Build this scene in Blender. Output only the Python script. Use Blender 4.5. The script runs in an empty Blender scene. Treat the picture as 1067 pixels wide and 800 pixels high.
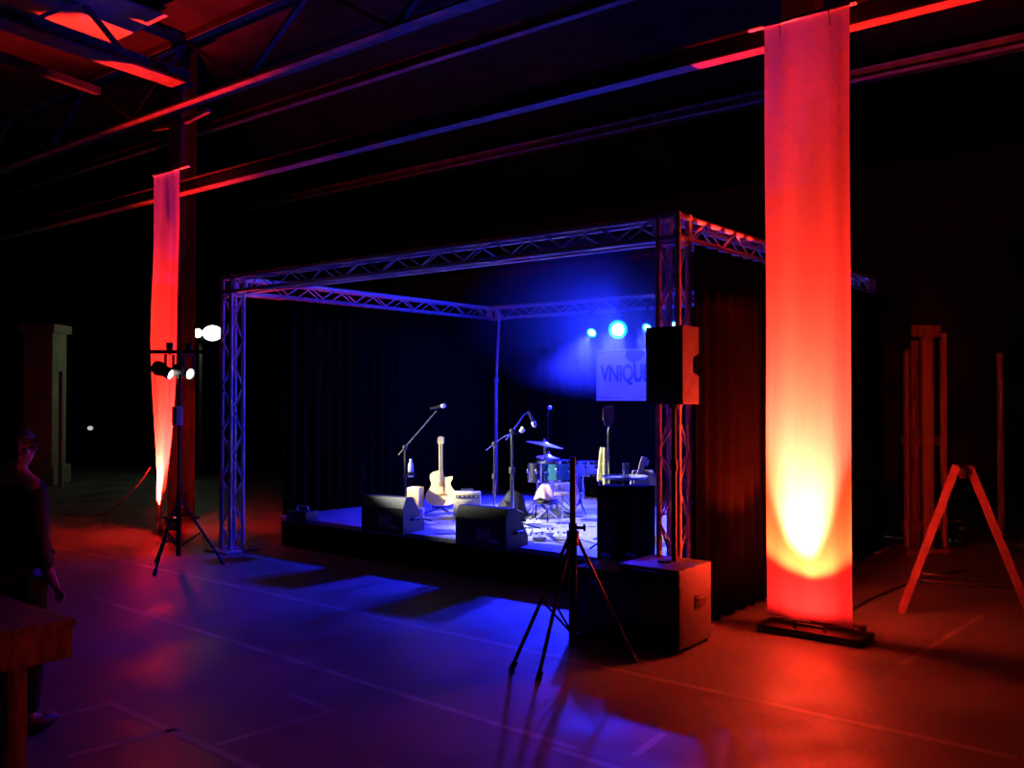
import bpy, bmesh, math, random
from mathutils import Vector, Matrix, Euler
random.seed(7)
PI = math.pi
scn = bpy.context.scene
COL = scn.collection
V = Vector

# ------------------------------------------------------------------ camera
TH = math.radians(38.46); F = 950.0; CH = 1.8
PIT = math.atan(14 / F)
RT = V((math.cos(TH), math.sin(TH), 0)); FL = V((-math.sin(TH), math.cos(TH), 0)); UPZ = V((0, 0, 1))
FW = FL * math.cos(PIT) + UPZ * math.sin(PIT); UP = UPZ * math.cos(PIT) - FL * math.sin(PIT)
CAM = V((0, 0, CH))
cd = bpy.data.cameras.new('camera'); cam = bpy.data.objects.new('camera', cd); COL.objects.link(cam)
cd.sensor_width = 36; cd.lens = 36 * F / 1067; cd.clip_start = .05; cd.clip_end = 200
cam.matrix_world = Matrix(((RT.x, UP.x, -FW.x, 0), (RT.y, UP.y, -FW.y, 0), (RT.z, UP.z, -FW.z, CH), (0, 0, 0, 1)))
scn.camera = cam
def ray(px, py): return RT * ((px - 533.5) / F) + UP * ((400 - py) / F) + FW
def at_h(px, py, h=0.0):
    d = ray(px, py); return CAM + d * ((h - CH) / d.z)
def at_Y(px, py, Y):
    d = ray(px, py); return CAM + d * (Y / d.y)
def at_X(px, py, X):
    d = ray(px, py); return CAM + d * (X / d.x)
def at_d(px, py, z): return CAM + ray(px, py) * z

# ------------------------------------------------------------------ materials
MATS = {}
def mat(name, col, rough=.6, metal=0, noise=0, nscale=8, spec=.5, bump=0, emit=None, estr=0):
    if name in MATS: return MATS[name]
    m = bpy.data.materials.new(name); m.use_nodes = True
    nt = m.node_tree; b = nt.nodes['Principled BSDF']
    b.inputs['Base Color'].default_value = (*col, 1); b.inputs['Roughness'].default_value = rough
    b.inputs['Metallic'].default_value = metal; b.inputs['Specular IOR Level'].default_value = spec
    if noise or bump:
        tc = nt.nodes.new('ShaderNodeTexCoord'); n = nt.nodes.new('ShaderNodeTexNoise')
        n.inputs['Scale'].default_value = nscale; n.inputs['Detail'].default_value = 5
        nt.links.new(tc.outputs['Object'], n.inputs['Vector'])
        if noise:
            r = nt.nodes.new('ShaderNodeValToRGB')
            r.color_ramp.elements[0].position = .3; r.color_ramp.elements[1].position = .72
            r.color_ramp.elements[0].color = (*[c * (1 - noise) for c in col], 1)
            r.color_ramp.elements[1].color = (*[min(1, c * (1 + noise)) for c in col], 1)
            nt.links.new(n.outputs['Fac'], r.inputs['Fac']); nt.links.new(r.outputs['Color'], b.inputs['Base Color'])
        if bump:
            bp = nt.nodes.new('ShaderNodeBump'); bp.inputs['Strength'].default_value = bump; bp.inputs['Distance'].default_value = .02
            nt.links.new(n.outputs['Fac'], bp.inputs['Height']); nt.links.new(bp.outputs['Normal'], b.inputs['Normal'])
    if emit:
        b.inputs['Emission Color'].default_value = (*emit, 1); b.inputs['Emission Strength'].default_value = estr
    MATS[name] = m; return m

def wood_mat(name, c1, c2, scale=6):
    m = bpy.data.materials.new(name); m.use_nodes = True; nt = m.node_tree; b = nt.nodes['Principled BSDF']
    tc = nt.nodes.new('ShaderNodeTexCoord'); mp = nt.nodes.new('ShaderNodeMapping'); mp.inputs['Scale'].default_value = (6, 6, .6)
    w = nt.nodes.new('ShaderNodeTexNoise'); w.inputs['Scale'].default_value = scale; w.inputs['Detail'].default_value = 6
    r = nt.nodes.new('ShaderNodeValToRGB'); r.color_ramp.elements[0].color = (*c1, 1); r.color_ramp.elements[1].color = (*c2, 1)
    r.color_ramp.elements[0].position = .35; r.color_ramp.elements[1].position = .65
    nt.links.new(tc.outputs['Object'], mp.inputs['Vector']); nt.links.new(mp.outputs['Vector'], w.inputs['Vector'])
    nt.links.new(w.outputs['Fac'], r.inputs['Fac']); nt.links.new(r.outputs['Color'], b.inputs['Base Color'])
    b.inputs['Roughness'].default_value = .7; b.inputs['Specular IOR Level'].default_value = .2
    MATS[name] = m; return m

def floor_mat():
    m = bpy.data.materials.new('concrete_floor'); m.use_nodes = True; nt = m.node_tree; b = nt.nodes['Principled BSDF']
    tc = nt.nodes.new('ShaderNodeTexCoord')
    n = nt.nodes.new('ShaderNodeTexNoise'); n.inputs['Scale'].default_value = 1.3; n.inputs['Detail'].default_value = 8
    n2 = nt.nodes.new('ShaderNodeTexNoise'); n2.inputs['Scale'].default_value = 14; n2.inputs['Detail'].default_value = 4
    r = nt.nodes.new('ShaderNodeValToRGB')
    r.color_ramp.elements[0].color = (.10, .10, .105, 1); r.color_ramp.elements[1].color = (.21, .205, .20, 1)
    r.color_ramp.elements[0].position = .3; r.color_ramp.elements[1].position = .75
    r2 = nt.nodes.new('ShaderNodeMapRange'); r2.inputs['From Min'].default_value = .3; r2.inputs['From Max'].default_value = .7
    r2.inputs['To Min'].default_value = .36; r2.inputs['To Max'].default_value = .62
    b.inputs['Specular IOR Level'].default_value = .3
    bp = nt.nodes.new('ShaderNodeBump'); bp.inputs['Strength'].default_value = .12; bp.inputs['Distance'].default_value = .01
    for a in (n, n2): nt.links.new(tc.outputs['Object'], a.inputs['Vector'])
    nt.links.new(n.outputs['Fac'], r.inputs['Fac']); nt.links.new(r.outputs['Color'], b.inputs['Base Color'])
    nt.links.new(n.outputs['Fac'], r2.inputs['Value']); nt.links.new(r2.outputs['Result'], b.inputs['Roughness'])
    nt.links.new(n2.outputs['Fac'], bp.inputs['Height']); nt.links.new(bp.outputs['Normal'], b.inputs['Normal'])
    return m

def cloth_banner_mat():
    m = bpy.data.materials.new('white_banner_cloth'); m.use_nodes = True; nt = m.node_tree
    nt.nodes.remove(nt.nodes['Principled BSDF']); out = nt.nodes['Material Output']
    d = nt.nodes.new('ShaderNodeBsdfDiffuse'); t = nt.nodes.new('ShaderNodeBsdfTranslucent'); mx = nt.nodes.new('ShaderNodeMixShader')
    d.inputs['Color'].default_value = (.75, .73, .7, 1); t.inputs['Color'].default_value = (.75, .72, .68, 1); mx.inputs[0].default_value = .5
    tc = nt.nodes.new('ShaderNodeTexCoord'); w = nt.nodes.new('ShaderNodeTexNoise'); w.inputs['Scale'].default_value = 5
    mp = nt.nodes.new('ShaderNodeMapping'); mp.inputs['Scale'].default_value = (4, 4, .25)
    bp = nt.nodes.new('ShaderNodeBump'); bp.inputs['Strength'].default_value = .25; bp.inputs['Distance'].default_value = .02
    nt.links.new(tc.outputs['Object'], mp.inputs['Vector']); nt.links.new(mp.outputs['Vector'], w.inputs['Vector'])
    nt.links.new(w.outputs['Fac'], bp.inputs['Height'])
    for s in (d, t): nt.links.new(bp.outputs['Normal'], s.inputs['Normal'])
    nt.links.new(d.outputs[0], mx.inputs[1]); nt.links.new(t.outputs[0], mx.inputs[2]); nt.links.new(mx.outputs[0], out.inputs['Surface'])
    return m

def emit_mat(name, col, s):
    if name in MATS: return MATS[name]
    m = bpy.data.materials.new(name); m.use_nodes = True; nt = m.node_tree
    nt.nodes.remove(nt.nodes['Principled BSDF']); e = nt.nodes.new('ShaderNodeEmission')
    e.inputs['Color'].default_value = (*col, 1); e.inputs['Strength'].default_value = s
    nt.links.new(e.outputs[0], nt.nodes['Material Output'].inputs['Surface']); MATS[name] = m; return m

def glass_mat():
    m = mat('clear_glass', (.9, .92, .95), .05); b = m.node_tree.nodes['Principled BSDF']
    b.inputs['Transmission Weight'].default_value = .9; b.inputs['IOR'].default_value = 1.45; return m

FLOOR = floor_mat(); CLOTH = cloth_banner_mat(); GLASS = glass_mat()
STEEL = mat('dark_painted_steel', (.11, .10, .09), .65, .0, .4, 5, spec=.1)
DKSTEEL = mat('black_painted_steel', (.02, .02, .02), .9, 0, .3, 5, spec=.1)
RUST = mat('roof_sheet', (.014, .013, .012), .95, 0, .35, 2, spec=.02)
WALLM = mat('dark_wall', (.06, .058, .055), .9, 0, .4, 1.5)  # dark base tone with uneven patches
ALU = mat('aluminium_tube', (.6, .6, .62), .5, .25, .1, 20)
SATIN = mat('satin_black_metal', (.07, .07, .075), .35, .6)
CHROME = mat('chrome', (.85, .86, .88), .15, 1.0)
BLACKC = mat('black_molton', (.0042, .004, .0044), 1.0, 0, .3, 30, spec=.01)
BLKPL = mat('black_plastic', (.022, .022, .024), .5, 0, .2, 40)
BLKMT = mat('black_metal', (.02, .02, .022), .42, .3)
GRILLE = mat('perforated_grille', (.018, .018, .02), .6, .5, .6, 160)
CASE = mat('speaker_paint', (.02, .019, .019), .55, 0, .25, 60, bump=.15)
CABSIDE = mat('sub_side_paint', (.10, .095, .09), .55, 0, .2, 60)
GREY = mat('grey_label', (.45, .45, .45), .5)
WHITE = mat('white_plastic', (.8, .8, .8), .4)
STAGE = mat('stage_deck', (.36, .36, .37), .45, 0, .3, 12)
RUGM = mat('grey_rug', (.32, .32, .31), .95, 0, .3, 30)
SPRUCE = mat('spruce_top', (.72, .58, .30), .35, 0, .12, 9)
MAPLE = mat('pale_maple', (.75, .68, .5), .4, 0, .1, 12)
ROSE = mat('rosewood', (.22, .15, .09), .5, 0, .2, 20)
CREAM = mat('cream_tolex', (.62, .58, .42), .6, 0, .12, 60)
CREAMG = mat('cream_grille', (.72, .70, .50), .8, 0, .25, 120)
TEAL = mat('teal_shell', (.05, .22, .25), .25, .2)
BRASS = mat('cymbal_bronze', (.55, .45, .6), .3, .8)
SKINW = mat('drum_head', (.75, .75, .76), .5)
PINK = mat('pink_cloth', (.75, .48, .42), .8, 0, .2, 20)
YELTOW = mat('yellow_towel', (.80, .76, .36), .95, 0, .15, 40, bump=.3)
TIMBER = wood_mat('rough_timber', (.16, .09, .045), (.34, .21, .11))
PINE = wood_mat('pale_pine', (.42, .29, .16), (.6, .44, .26))
REDP = mat('red_white_paint', (.20, .09, .12), .5, 0, .25, 6)
TAPE = mat('pale_floor_paint', (.27, .26, .25), .5, 0, .3, 3)
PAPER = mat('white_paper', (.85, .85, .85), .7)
SIGNW = mat('white_sign_cloth', (.72, .72, .74), .8, 0, .08, 6)
INK = mat('navy_print', (.03, .03, .12), .8)
PLASTER = mat('khaki_plaster', (.40, .38, .26), .85, 0, .25, 3)
SKINM = mat('skin', (.55, .36, .27), .55, 0, .06, 20)
HAIR = mat('dark_hair', (.025, .018, .014), .6, 0, .4, 60)
JACK = mat('dark_jacket', (.018, .019, .03), .85, 0, .3, 25)
TROU = mat('dark_trousers', (.008, .008, .01), .9, 0, .3, 25)

# ------------------------------------------------------------------ mesh builder
class MB:
    def __init__(s): s.bm = bmesh.new()
    def box(s, c, size, bev=0, rot=None, seg=2):
        M = Matrix.Translation(V(c)) @ (rot.to_4x4() if rot else Matrix()) @ Matrix.Diagonal((*size, 1))
        r = bmesh.ops.create_cube(s.bm, size=1, matrix=M)
        if bev:
            es = list({e for v in r['verts'] for e in v.link_edges})
            bmesh.ops.bevel(s.bm, geom=es, offset=bev, segments=seg, affect='EDGES', profile=.5)
        return s
    def cyl(s, a, b, r0, r1=None, n=12):
        a, b = V(a), V(b); r1 = r0 if r1 is None else r1; d = b - a
        if d.length < 1e-6: return s
        q = d.to_track_quat('Z', 'Y').to_matrix().to_4x4()
        bmesh.ops.create_cone(s.bm, cap_ends=True, segments=n, radius1=r0, radius2=r1, depth=d.length,
                              matrix=Matrix.Translation((a + b) / 2) @ q)
        return s
    def bar(s, a, b, w, h, up=UPZ):
        a, b = V(a), V(b); d = (b - a); z = d.normalized()
        x = V(up).cross(z)
        if x.length < 1e-3: x = V((1, 0, 0)).cross(z)
        x.normalize(); y = z.cross(x)
        M = Matrix((x, y, z)).transposed()
        return s.box((a + b) / 2, (w, h, d.length), 0, M)
    def tube(s, pts, r, n=8):
        pts = [V(p) for p in pts]; rings = []
        for i, p in enumerate(pts):
            t = (pts[min(i + 1, len(pts) - 1)] - pts[max(i - 1, 0)]).normalized()
            x = t.cross(UPZ)
            if x.length < 1e-3: x = t.cross(V((1, 0, 0)))
            x.normalize(); y = x.cross(t)
            rr = r[i] if isinstance(r, (list, tuple)) else r
            rings.append([s.bm.verts.new(p + (x * math.cos(2 * PI * k / n) + y * math.sin(2 * PI * k / n)) * rr) for k in range(n)])
        for i in range(len(rings) - 1):
            for k in range(n):
                s.bm.faces.new((rings[i][k], rings[i][(k + 1) % n], rings[i + 1][(k + 1) % n], rings[i + 1][k]))
        s.bm.faces.new(rings[0][::-1]); s.bm.faces.new(rings[-1]); return s
    def lathe(s, prof, o=(0, 0, 0), axis=(0, 0, 1), n=24):
        o = V(o); q = V(axis).to_track_quat('Z', 'Y').to_matrix(); rings = []
        for r, z in prof:
            rings.append([s.bm.verts.new(o + q @ V((max(r, 1e-4) * math.cos(2 * PI * k / n), max(r, 1e-4) * math.sin(2 * PI * k / n), z))) for k in range(n)])
        for i in range(len(rings) - 1):
            for k in range(n):
                s.bm.faces.new((rings[i][k], rings[i][(k + 1) % n], rings[i + 1][(k + 1) % n], rings[i + 1][k]))
        s.bm.faces.new(rings[0][::-1]); s.bm.faces.new(rings[-1]); return s
    def prism(s, pts, a, b, plane='XZ'):
        # outline pts in a plane, extruded from a to b along the third axis
        def mk(u, v, w): return {'XZ': V((u, w, v)), 'YZ': V((w, u, v)), 'XY': V((u, v, w))}[plane]
        A = [s.bm.verts.new(mk(u, v, a)) for u, v in pts]; B = [s.bm.verts.new(mk(u, v, b)) for u, v in pts]
        n = len(pts)
        s.bm.faces.new(A); s.bm.faces.new(B[::-1])
        for i in range(n): s.bm.faces.new((A[i], B[i], B[(i + 1) % n], A[(i + 1) % n]))
        return s
    def sphere(s, c, r, sc=(1, 1, 1), u=16, v=10):
        bmesh.ops.create_uvsphere(s.bm, u_segments=u, v_segments=v, radius=r, matrix=Matrix.Translation(V(c)) @ Matrix.Diagonal((*sc, 1))); return s
    def grid(s, fn, nu, nv):
        vs = [[s.bm.verts.new(fn(i / nu, j / nv)) for j in range(nv + 1)] for i in range(nu + 1)]
        for i in range(nu):
            for j in range(nv): s.bm.faces.new((vs[i][j], vs[i + 1][j], vs[i + 1][j + 1], vs[i][j + 1]))
        return s
    def xform(s, M): bmesh.ops.transform(s.bm, matrix=M, verts=s.bm.verts); return s
    def shift(s, d): bmesh.ops.translate(s.bm, vec=V(d), verts=s.bm.verts); return s

def put(name, mb, m, parent=None, loc=None, label=None, smooth=True, ang=35, solid=0):
    me = bpy.data.meshes.new(name)
    bmesh.ops.recalc_face_normals(mb.bm, faces=mb.bm.faces); mb.bm.to_mesh(me); mb.bm.free()
    me.materials.append(m)
    if smooth:
        me.polygons.foreach_set('use_smooth', [True] * len(me.polygons)); me.set_sharp_from_angle(angle=math.radians(ang))
    o = bpy.data.objects.new(name, me); COL.objects.link(o)
    if parent: o.parent = parent
    if loc is not None: o.location = loc
    if label: o['label'] = label
    if solid:
        md = o.modifiers.new('thickness', 'SOLIDIFY'); md.thickness = solid
    return o
def tag(o, label, cat, group=None, kind=None):
    o['label'] = label; o['category'] = cat
    if group: o['group'] = group
    if kind: o['kind'] = kind
    return o
def thing(name, label, cat, loc=(0, 0, 0), rz=0, group=None, rx=0):
    o = bpy.data.objects.new(name, None); COL.objects.link(o); o.location = loc; o.rotation_euler = (rx, 0, rz)
    o.empty_display_size = .1
    return tag(o, label, cat, group)
def struct(name, mb, m, label, parent=None):
    o = put(name, mb, m, parent)
    if parent is None: o['kind'] = 'structure'; o['label'] = label; o['category'] = 'building'
    return o
def dup(root, loc, rz, label=None):
    r = root.copy(); COL.objects.link(r); r.location = loc; r.rotation_euler = (root.rotation_euler.x, 0, rz)
    if label: r['label'] = label
    for ch in list(root.children):
        c = ch.copy(); COL.objects.link(c); c.parent = r
        for g in list(ch.children):
            d = g.copy(); COL.objects.link(d); d.parent = c
    return r
def spot(name, loc, target, power, col, deg, blend=.3, rad=.04, parent=None):
    l = bpy.data.lights.new(name, 'SPOT'); l.energy = power; l.color = col; l.spot_size = math.radians(deg); l.spot_blend = blend
    l.shadow_soft_size = rad
    o = bpy.data.objects.new(name, l); COL.objects.link(o); o.location = loc
    o.rotation_euler = (V(target) - V(loc)).to_track_quat('-Z', 'Y').to_euler(); return o

# ------------------------------------------------------------------ world
w = bpy.data.worlds.new('night'); scn.world = w; w.use_nodes = True
w.node_tree.nodes['Background'].inputs['Color'].default_value = (.25, .2, 1, 1)
w.node_tree.nodes['Background'].inputs['Strength'].default_value = .0006

# ------------------------------------------------------------------ room shell
RX0, RX1, RY0, RY1, RH = -27, 9, -3, 21, 7.0
struct('floor', MB().box(((RX0 + RX1) / 2, (RY0 + RY1) / 2, -.1), (RX1 - RX0, RY1 - RY0, .2)), FLOOR, 'dark smooth concrete hall floor')
struct('ceiling', MB().box(((RX0 + RX1) / 2, (RY0 + RY1) / 2, RH + .1), (RX1 - RX0 + .4, RY1 - RY0 + .4, .2)), RUST, 'roof sheeting of the dark hall')
struct('wall_back', MB().box(((RX0 + RX1) / 2, RY1 + .1, RH / 2), (RX1 - RX0 + .4, .2, RH)), WALLM, 'dark far wall of the hall')
struct('wall_front', MB().box(((RX0 + RX1) / 2, RY0 - .1, RH / 2), (RX1 - RX0 + .4, .2, RH)), WALLM, 'dark wall behind the camera')
struct('wall_left', MB().box((RX0 - .1, (RY0 + RY1) / 2, RH / 2), (.2, RY1 - RY0, RH)), WALLM, 'dark left wall of the hall')
struct('wall_right', MB().box((RX1 + .1, (RY0 + RY1) / 2, RH / 2), (.2, RY1 - RY0, RH)), WALLM, 'dark right wall of the hall')

tn = [0]
def floor_line(p, q, wd, label):
    tn[0] += 1
    a, b = at_h(*p), at_h(*q); d = (b - a).normalized(); n = V((-d.y, d.x, 0)) * wd / 2
    m = MB(); N = 24
    def fn(u, v): return a.lerp(b, u) + n * (2 * v - 1) * (1 + .12 * math.sin(u * 57 + v * 3)) + V((0, 0, .0015))
    m.grid(fn, N, 1)
    o = put('trim_%d' % tn[0], m, TAPE); o['kind'] = 'structure'; o['label'] = label; o['category'] = 'floor line'
floor_line((62, 570), (1060, 790), .055, 'long pale floor line running past the stage')
floor_line((95, 622), (600, 780), .05, 'faint pale floor line nearer the camera')
floor_line((112, 731), (275, 805), .05, 'short diagonal floor line at lower left')
floor_line((62, 746), (116, 732), .04, 'short floor line left of the diagonal one')
floor_line((70, 788), (190, 758), .045, 'floor line crossing under the diagonal one')
floor_line((224, 776), (346, 741), .045, 'floor line right of the diagonal one')
floor_line((300, 722), (346, 741), .045, 'stub of floor line closing the corner')
floor_line((940, 692), (1025, 640), .05, 'dim floor line beside the red trestle')
floor_line((575, 779), (650, 803), .045, 'bright stub of floor line at bottom centre')
floor_line((660, 788), (692, 764), .05, 'short floor mark pointing towards the subwoofer')

# ------------------------------------------------------------------ roof steel
BY = 7.3
def ibeam(mb, a, b, wd=.16, h=.26, t=.02):
    a, b = V(a), V(b); z = V((0, 0, 1))
    mb.bar(a + z * (h / 2), b + z * (h / 2), wd, t, z); mb.bar(a - z * (h / 2), b - z * (h / 2), wd, t, z); mb.bar(a, b, t * .7, h - t, z)
# low beam on the column line
o = put('steel_beam', MB(), STEEL); 
m = MB(); H1 = CH + .402 * BY + .08
ibeam(m, (-27, BY, H1), (9, BY, H1), .15, .16)
COL.objects.unlink(o); o = put('steel_beam', m, STEEL)
tag(o, 'long low steel beam lit red where it passes the two cloth banners', 'beam')
# lattice girder above it
H2 = CH + .575 * BY
g = thing('lattice_girder', 'lattice roof girder with diagonals above the low beam', 'girder', (-11, BY, H2))
L = V((-11, BY, H2))
m = MB(); m.bar(V((-27, BY, H2)) - L, V((9, BY, H2)) - L, .22, .03); put('bottom_chord', m, STEEL, g)
m = MB(); m.bar(V((-26.98, BY, 6.945)) - L, V((8.98, BY, 6.945)) - L, .14, .1); put('top_chord', m, STEEL, g)
xs = [-26 + 1.42 * i for i in range(24)]
for i, x in enumerate(xs[:-1]):
    z0, z1 = (H2 + .04, 6.92) if i % 2 else (6.92, H2 + .04)
    m = MB(); m.bar(V((x, BY, z0)) - L, V((xs[i + 1], BY, z1)) - L, .07, .05); put('diagonal', m, STEEL, g)
# transverse girder coming towards the camera from the left column
A1 = at_d(196, 91, 13.2); A2 = at_h(-60, 3, A1.z)
g2 = thing('cross_girder', 'roof girder glowing red that runs from left column towards the camera', 'girder', A1)
m = MB(); m.bar(V((0, 0, 0)), A2 - A1, .34, .03); m.bar(V((0, 0, .2)), A2 - A1 + V((0, 0, .2)), .12, .03); m.bar(V((0, 0, .1)), A2 - A1 + V((0, 0, .1)), .05, .18); put('bottom_chord', m, STEEL, g2)
top = V((0, 0, 6.945 - A1.z))
m = MB(); m.bar(top, A2 - A1 + top, .16, .1); put('top_chord', m, STEEL, g2)
for i in range(4):
    a = (A2 - A1) * (i / 4); b = (A2 - A1) * ((i + 1) / 4)
    m = MB(); m.bar(a + (top if i % 2 == 0 else V((0, 0, 0))), b + (V((0, 0, 0)) if i % 2 == 0 else top), .07, .05); put('diagonal', m, STEEL, g2)
pc_ = at_h(176, 16, 6.9)  # pale board added for the lit ceiling patch, cut off at the girder's shade
t = thing('lit_patch_board', 'pale roof board added for the red-lit patch above the left column', 'roof board', (pc_.x - .75, pc_.y - 2.3, 6.9))
for k in range(2): put('sheet', MB().box((0, -1.15 + 2.3 * k, 0), (1.5, 2.285, .03), .004), mat('pale_patch_board', (.30, .29, .27), .85, 0, .2, 3), t)
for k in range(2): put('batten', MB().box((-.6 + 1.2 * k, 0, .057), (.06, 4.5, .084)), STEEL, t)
# far purlins
for (Y, H, lab) in ((8.5, CH + .516 * 8.5, 'thin roof purlin just behind the lattice girder'), (11.8, CH + .348 * 11.8, 'dim far roof beam above the stage frame'),
                    (17.0, CH + .1755 * 17, 'faint beam low along the far end of the hall'), (14.0, 6.6, 'roof purlin far above the stage')):
    m = MB(); ibeam(m, (-27, Y, H), (9, Y, H), .1, .12, .015)
    tag(put('purlin', m, STEEL), lab, 'beam')
m = MB(); p = at_Y(30, 330, 17); m.bar(at_d(-30, 48, 11), at_d(102, 95, 13), .1, .1)
tag(put('roof_strut', m, DKSTEEL), 'dim roof strut below the glowing cross girder at upper left', 'beam')

def column(px, lab, topz, Y=BY + .27):
    c = at_Y(px, 300, Y); c.z = 0
    t = thing('steel_column', lab, 'column', c)
    m = MB(); m.box((0, -.13, topz / 2), (.26, .025, topz)); m.box((0, .13, topz / 2), (.26, .025, topz)); m.box((0, 0, topz / 2), (.02, .24, topz))
    put('shaft', m, DKSTEEL, t)
    put('base_plate', MB().box((0, 0, .015), (.42, .34, .03), .005), DKSTEEL, t)
    for s in (-1, 1):
        m = MB(); m.bar((s * .13, -.06, topz - 1.1), (s * .75, -.06, H2 - .06), .08, .06); put('knee_brace', m, STEEL, t)
    put('gusset', MB().prism([(-.3, topz - .5), (.3, topz - .5), (.16, topz - .05), (-.16, topz - .05)], -.165, -.15), STEEL, t)
    return t
column(190, 'dark steel column behind the narrow left banner', 6.98)
column(838, 'steel column hidden behind the wide glowing banner', 6.98)

# ------------------------------------------------------------------ stage
SX0, SX1, SY0, SY1, TH_ = -9.39, -3.34, 6.27, 11.2, 3.235
TS = .22; HS = .36
PLX0, PLX1, PLY0, PLY1 = -9.1, -3.5, 6.92, 11.05
st = thing('stage_platform', 'low black stage platform with dark deck under the truss frame', 'stage', ((PLX0 + PLX1) / 2, PLY0, 0))
SC = V(((PLX0 + PLX1) / 2, PLY0, 0))
put('deck', MB().box((0, (PLY1 - PLY0) / 2, HS - .025), (PLX1 - PLX0, PLY1 - PLY0, .05), .004), STAGE, st)
m = MB()
def skirt(u, v):
    x = (u - .5) * (PLX1 - PLX0 - .04); return V((x, .02 + .012 * math.sin(u * 190), .004 + v * (HS - .055)))
m.grid(skirt, 240, 2); put('front_skirt', m, BLACKC, st)
for s, nm in ((-1, 'side_skirt'), (1, 'side_skirt')):
    m = MB()
    m.grid(lambda u, v: V((s * ((PLX1 - PLX0) / 2 - .02 + .01 * math.sin(u * 140)), .03 + u * (PLY1 - PLY0 - .06), .004 + v * (HS - .055))), 160, 2)
    put(nm, m, BLACKC, st)

fr = thing('truss_frame', 'aluminium box truss frame standing around the small stage', 'truss', (SX0, SY0, 0))
FO = V((SX0, SY0, 0))
def truss(name, a, b, u, v, pitch=.28):
    a, b = V(a) - FO, V(b) - FO; u, v = V(u).normalized(), V(v).normalized(); L = (b - a).length; d = (b - a) / L
    n = max(2, round(L / pitch)); h = TS / 2 - .025
    cs = [(u * su + v * sv) * h for su, sv in ((-1, -1), (1, -1), (1, 1), (-1, 1))]
    m = MB()
    for k in range(4):
        c0, c1 = cs[k], cs[(k + 1) % 4]
        for i in range(n):
            p, q = (c0, c1) if (i + k) % 2 else (c1, c0)
            m.cyl(a + p + d * L * i / n, a + q + d * L * (i + 1) / n, .009, n=6)
    for t in (.02, L - .02):
        for k in range(4): m.cyl(a + cs[k] + d * t, a + cs[(k + 1) % 4] + d * t, .012, n=6)
    main = put(name, m, ALU, fr)
    for c in cs: put('chord', MB().cyl(a + c, b + c, .0245, n=12), ALU, main)
    return main
h = TS / 2
X0c, X1c, Y0c, Y1c, Zc = SX0 + h, SX1 - h, SY0 + h, SY1 - h, TH_ - h
truss('front_span', (X0c + h, Y0c, Zc), (X1c - h, Y0c, Zc), (0, 1, 0), (0, 0, 1))
truss('back_span', (X0c + h, Y1c, Zc), (X1c - h, Y1c, Zc), (0, 1, 0), (0, 0, 1))
truss('left_span', (X0c, Y0c + h, Zc), (X0c, Y1c - h, Zc), (1, 0, 0), (0, 0, 1))
truss('right_span', (X1c, Y0c + h, Zc), (X1c, Y1c - h, Zc), (1, 0, 0), (0, 0, 1))
for x, y in ((X0c, Y0c), (X1c, Y0c), (X1c, Y1c)):
    truss('tower', (x, y, .02), (x, y, Zc - h), (1, 0, 0), (0, 1, 0))
    put('base_plate', MB().box(V((x, y, .01)) - FO, (.45, .45, .018), .003), ALU, fr)
for x, y in ((X0c, Y0c), (X1c, Y0c), (X1c, Y1c), (X0c, Y1c)):
    m = MB(); c = V((x, y, Zc)) - FO; k = h - .025
    for sx in (-1, 1):
        for sy in (-1, 1):
            m.cyl(c + V((sx * k, sy * k, -h)), c + V((sx * k, sy * k, h)), .0245)
            m.cyl(c + V((-h, sx * k, sy * k)), c + V((h, sx * k, sy * k)), .0245)
            m.cyl(c + V((sx * k, -h, sy * k)), c + V((sx * k, h, sy * k)), .0245)
    put('corner_block', m, ALU, fr)
m = MB(); c = at_Y(517, 420, 10.86) - FO; c.z = HS
m.cyl(c + V((0, 0, .0)), c + V((0, 0, 1.7)), .03); m.cyl(c + V((0, 0, 1.7)), c + V((0, .08, TH_ - HS - .1)), .022); m.cyl(c + V((0, 0, 1.66)), c + V((0, 0, 1.75)), .04)
put('support_pole', m, ALU, fr)

def curtain(name, a, b, z0, z1, lab, amp=.035, folds=22):
    a, b = V(a), V(b); L = (b - a).length; d = (b - a) / L; n = V((-d.y, d.x, 0)); m = MB()
    def fn(u, v):
        f = amp * (math.sin(u * folds * 2 * PI + .6 * math.sin(u * 31)) * (1 - .35 * v) + .3 * math.sin(u * 13))
        return d * L * u + n * f + V((0, 0, z0 + (z1 - z0) * v))
    m.grid(fn, folds * 10, 6)
    o = put(name, m, BLACKC, loc=a, solid=.006); return tag(o, lab, 'curtain')
curtain('stage_curtain', (SX0 + TS + .09, PLY0 + .05, 0), (SX0 + TS + .09, PLY1 - .1, 0), HS + .01, TH_ - TS - .02, 'black curtain down the left side of the stage')
curtain('stage_curtain', (SX0 + TS + .16, PLY1 + .01, 0), (SX1 - TS - .0, PLY1 + .01, 0), HS + .01, TH_ - TS - .02, 'black curtain across the back of the stage', folds=28)
curtain('stage_curtain', (SX1 + .05, SY0 + .17, 0), (SX1 + .05, SY1, 0), .015, TH_ - TS - .02, 'black side curtain with red glow beside the wide banner')

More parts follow.
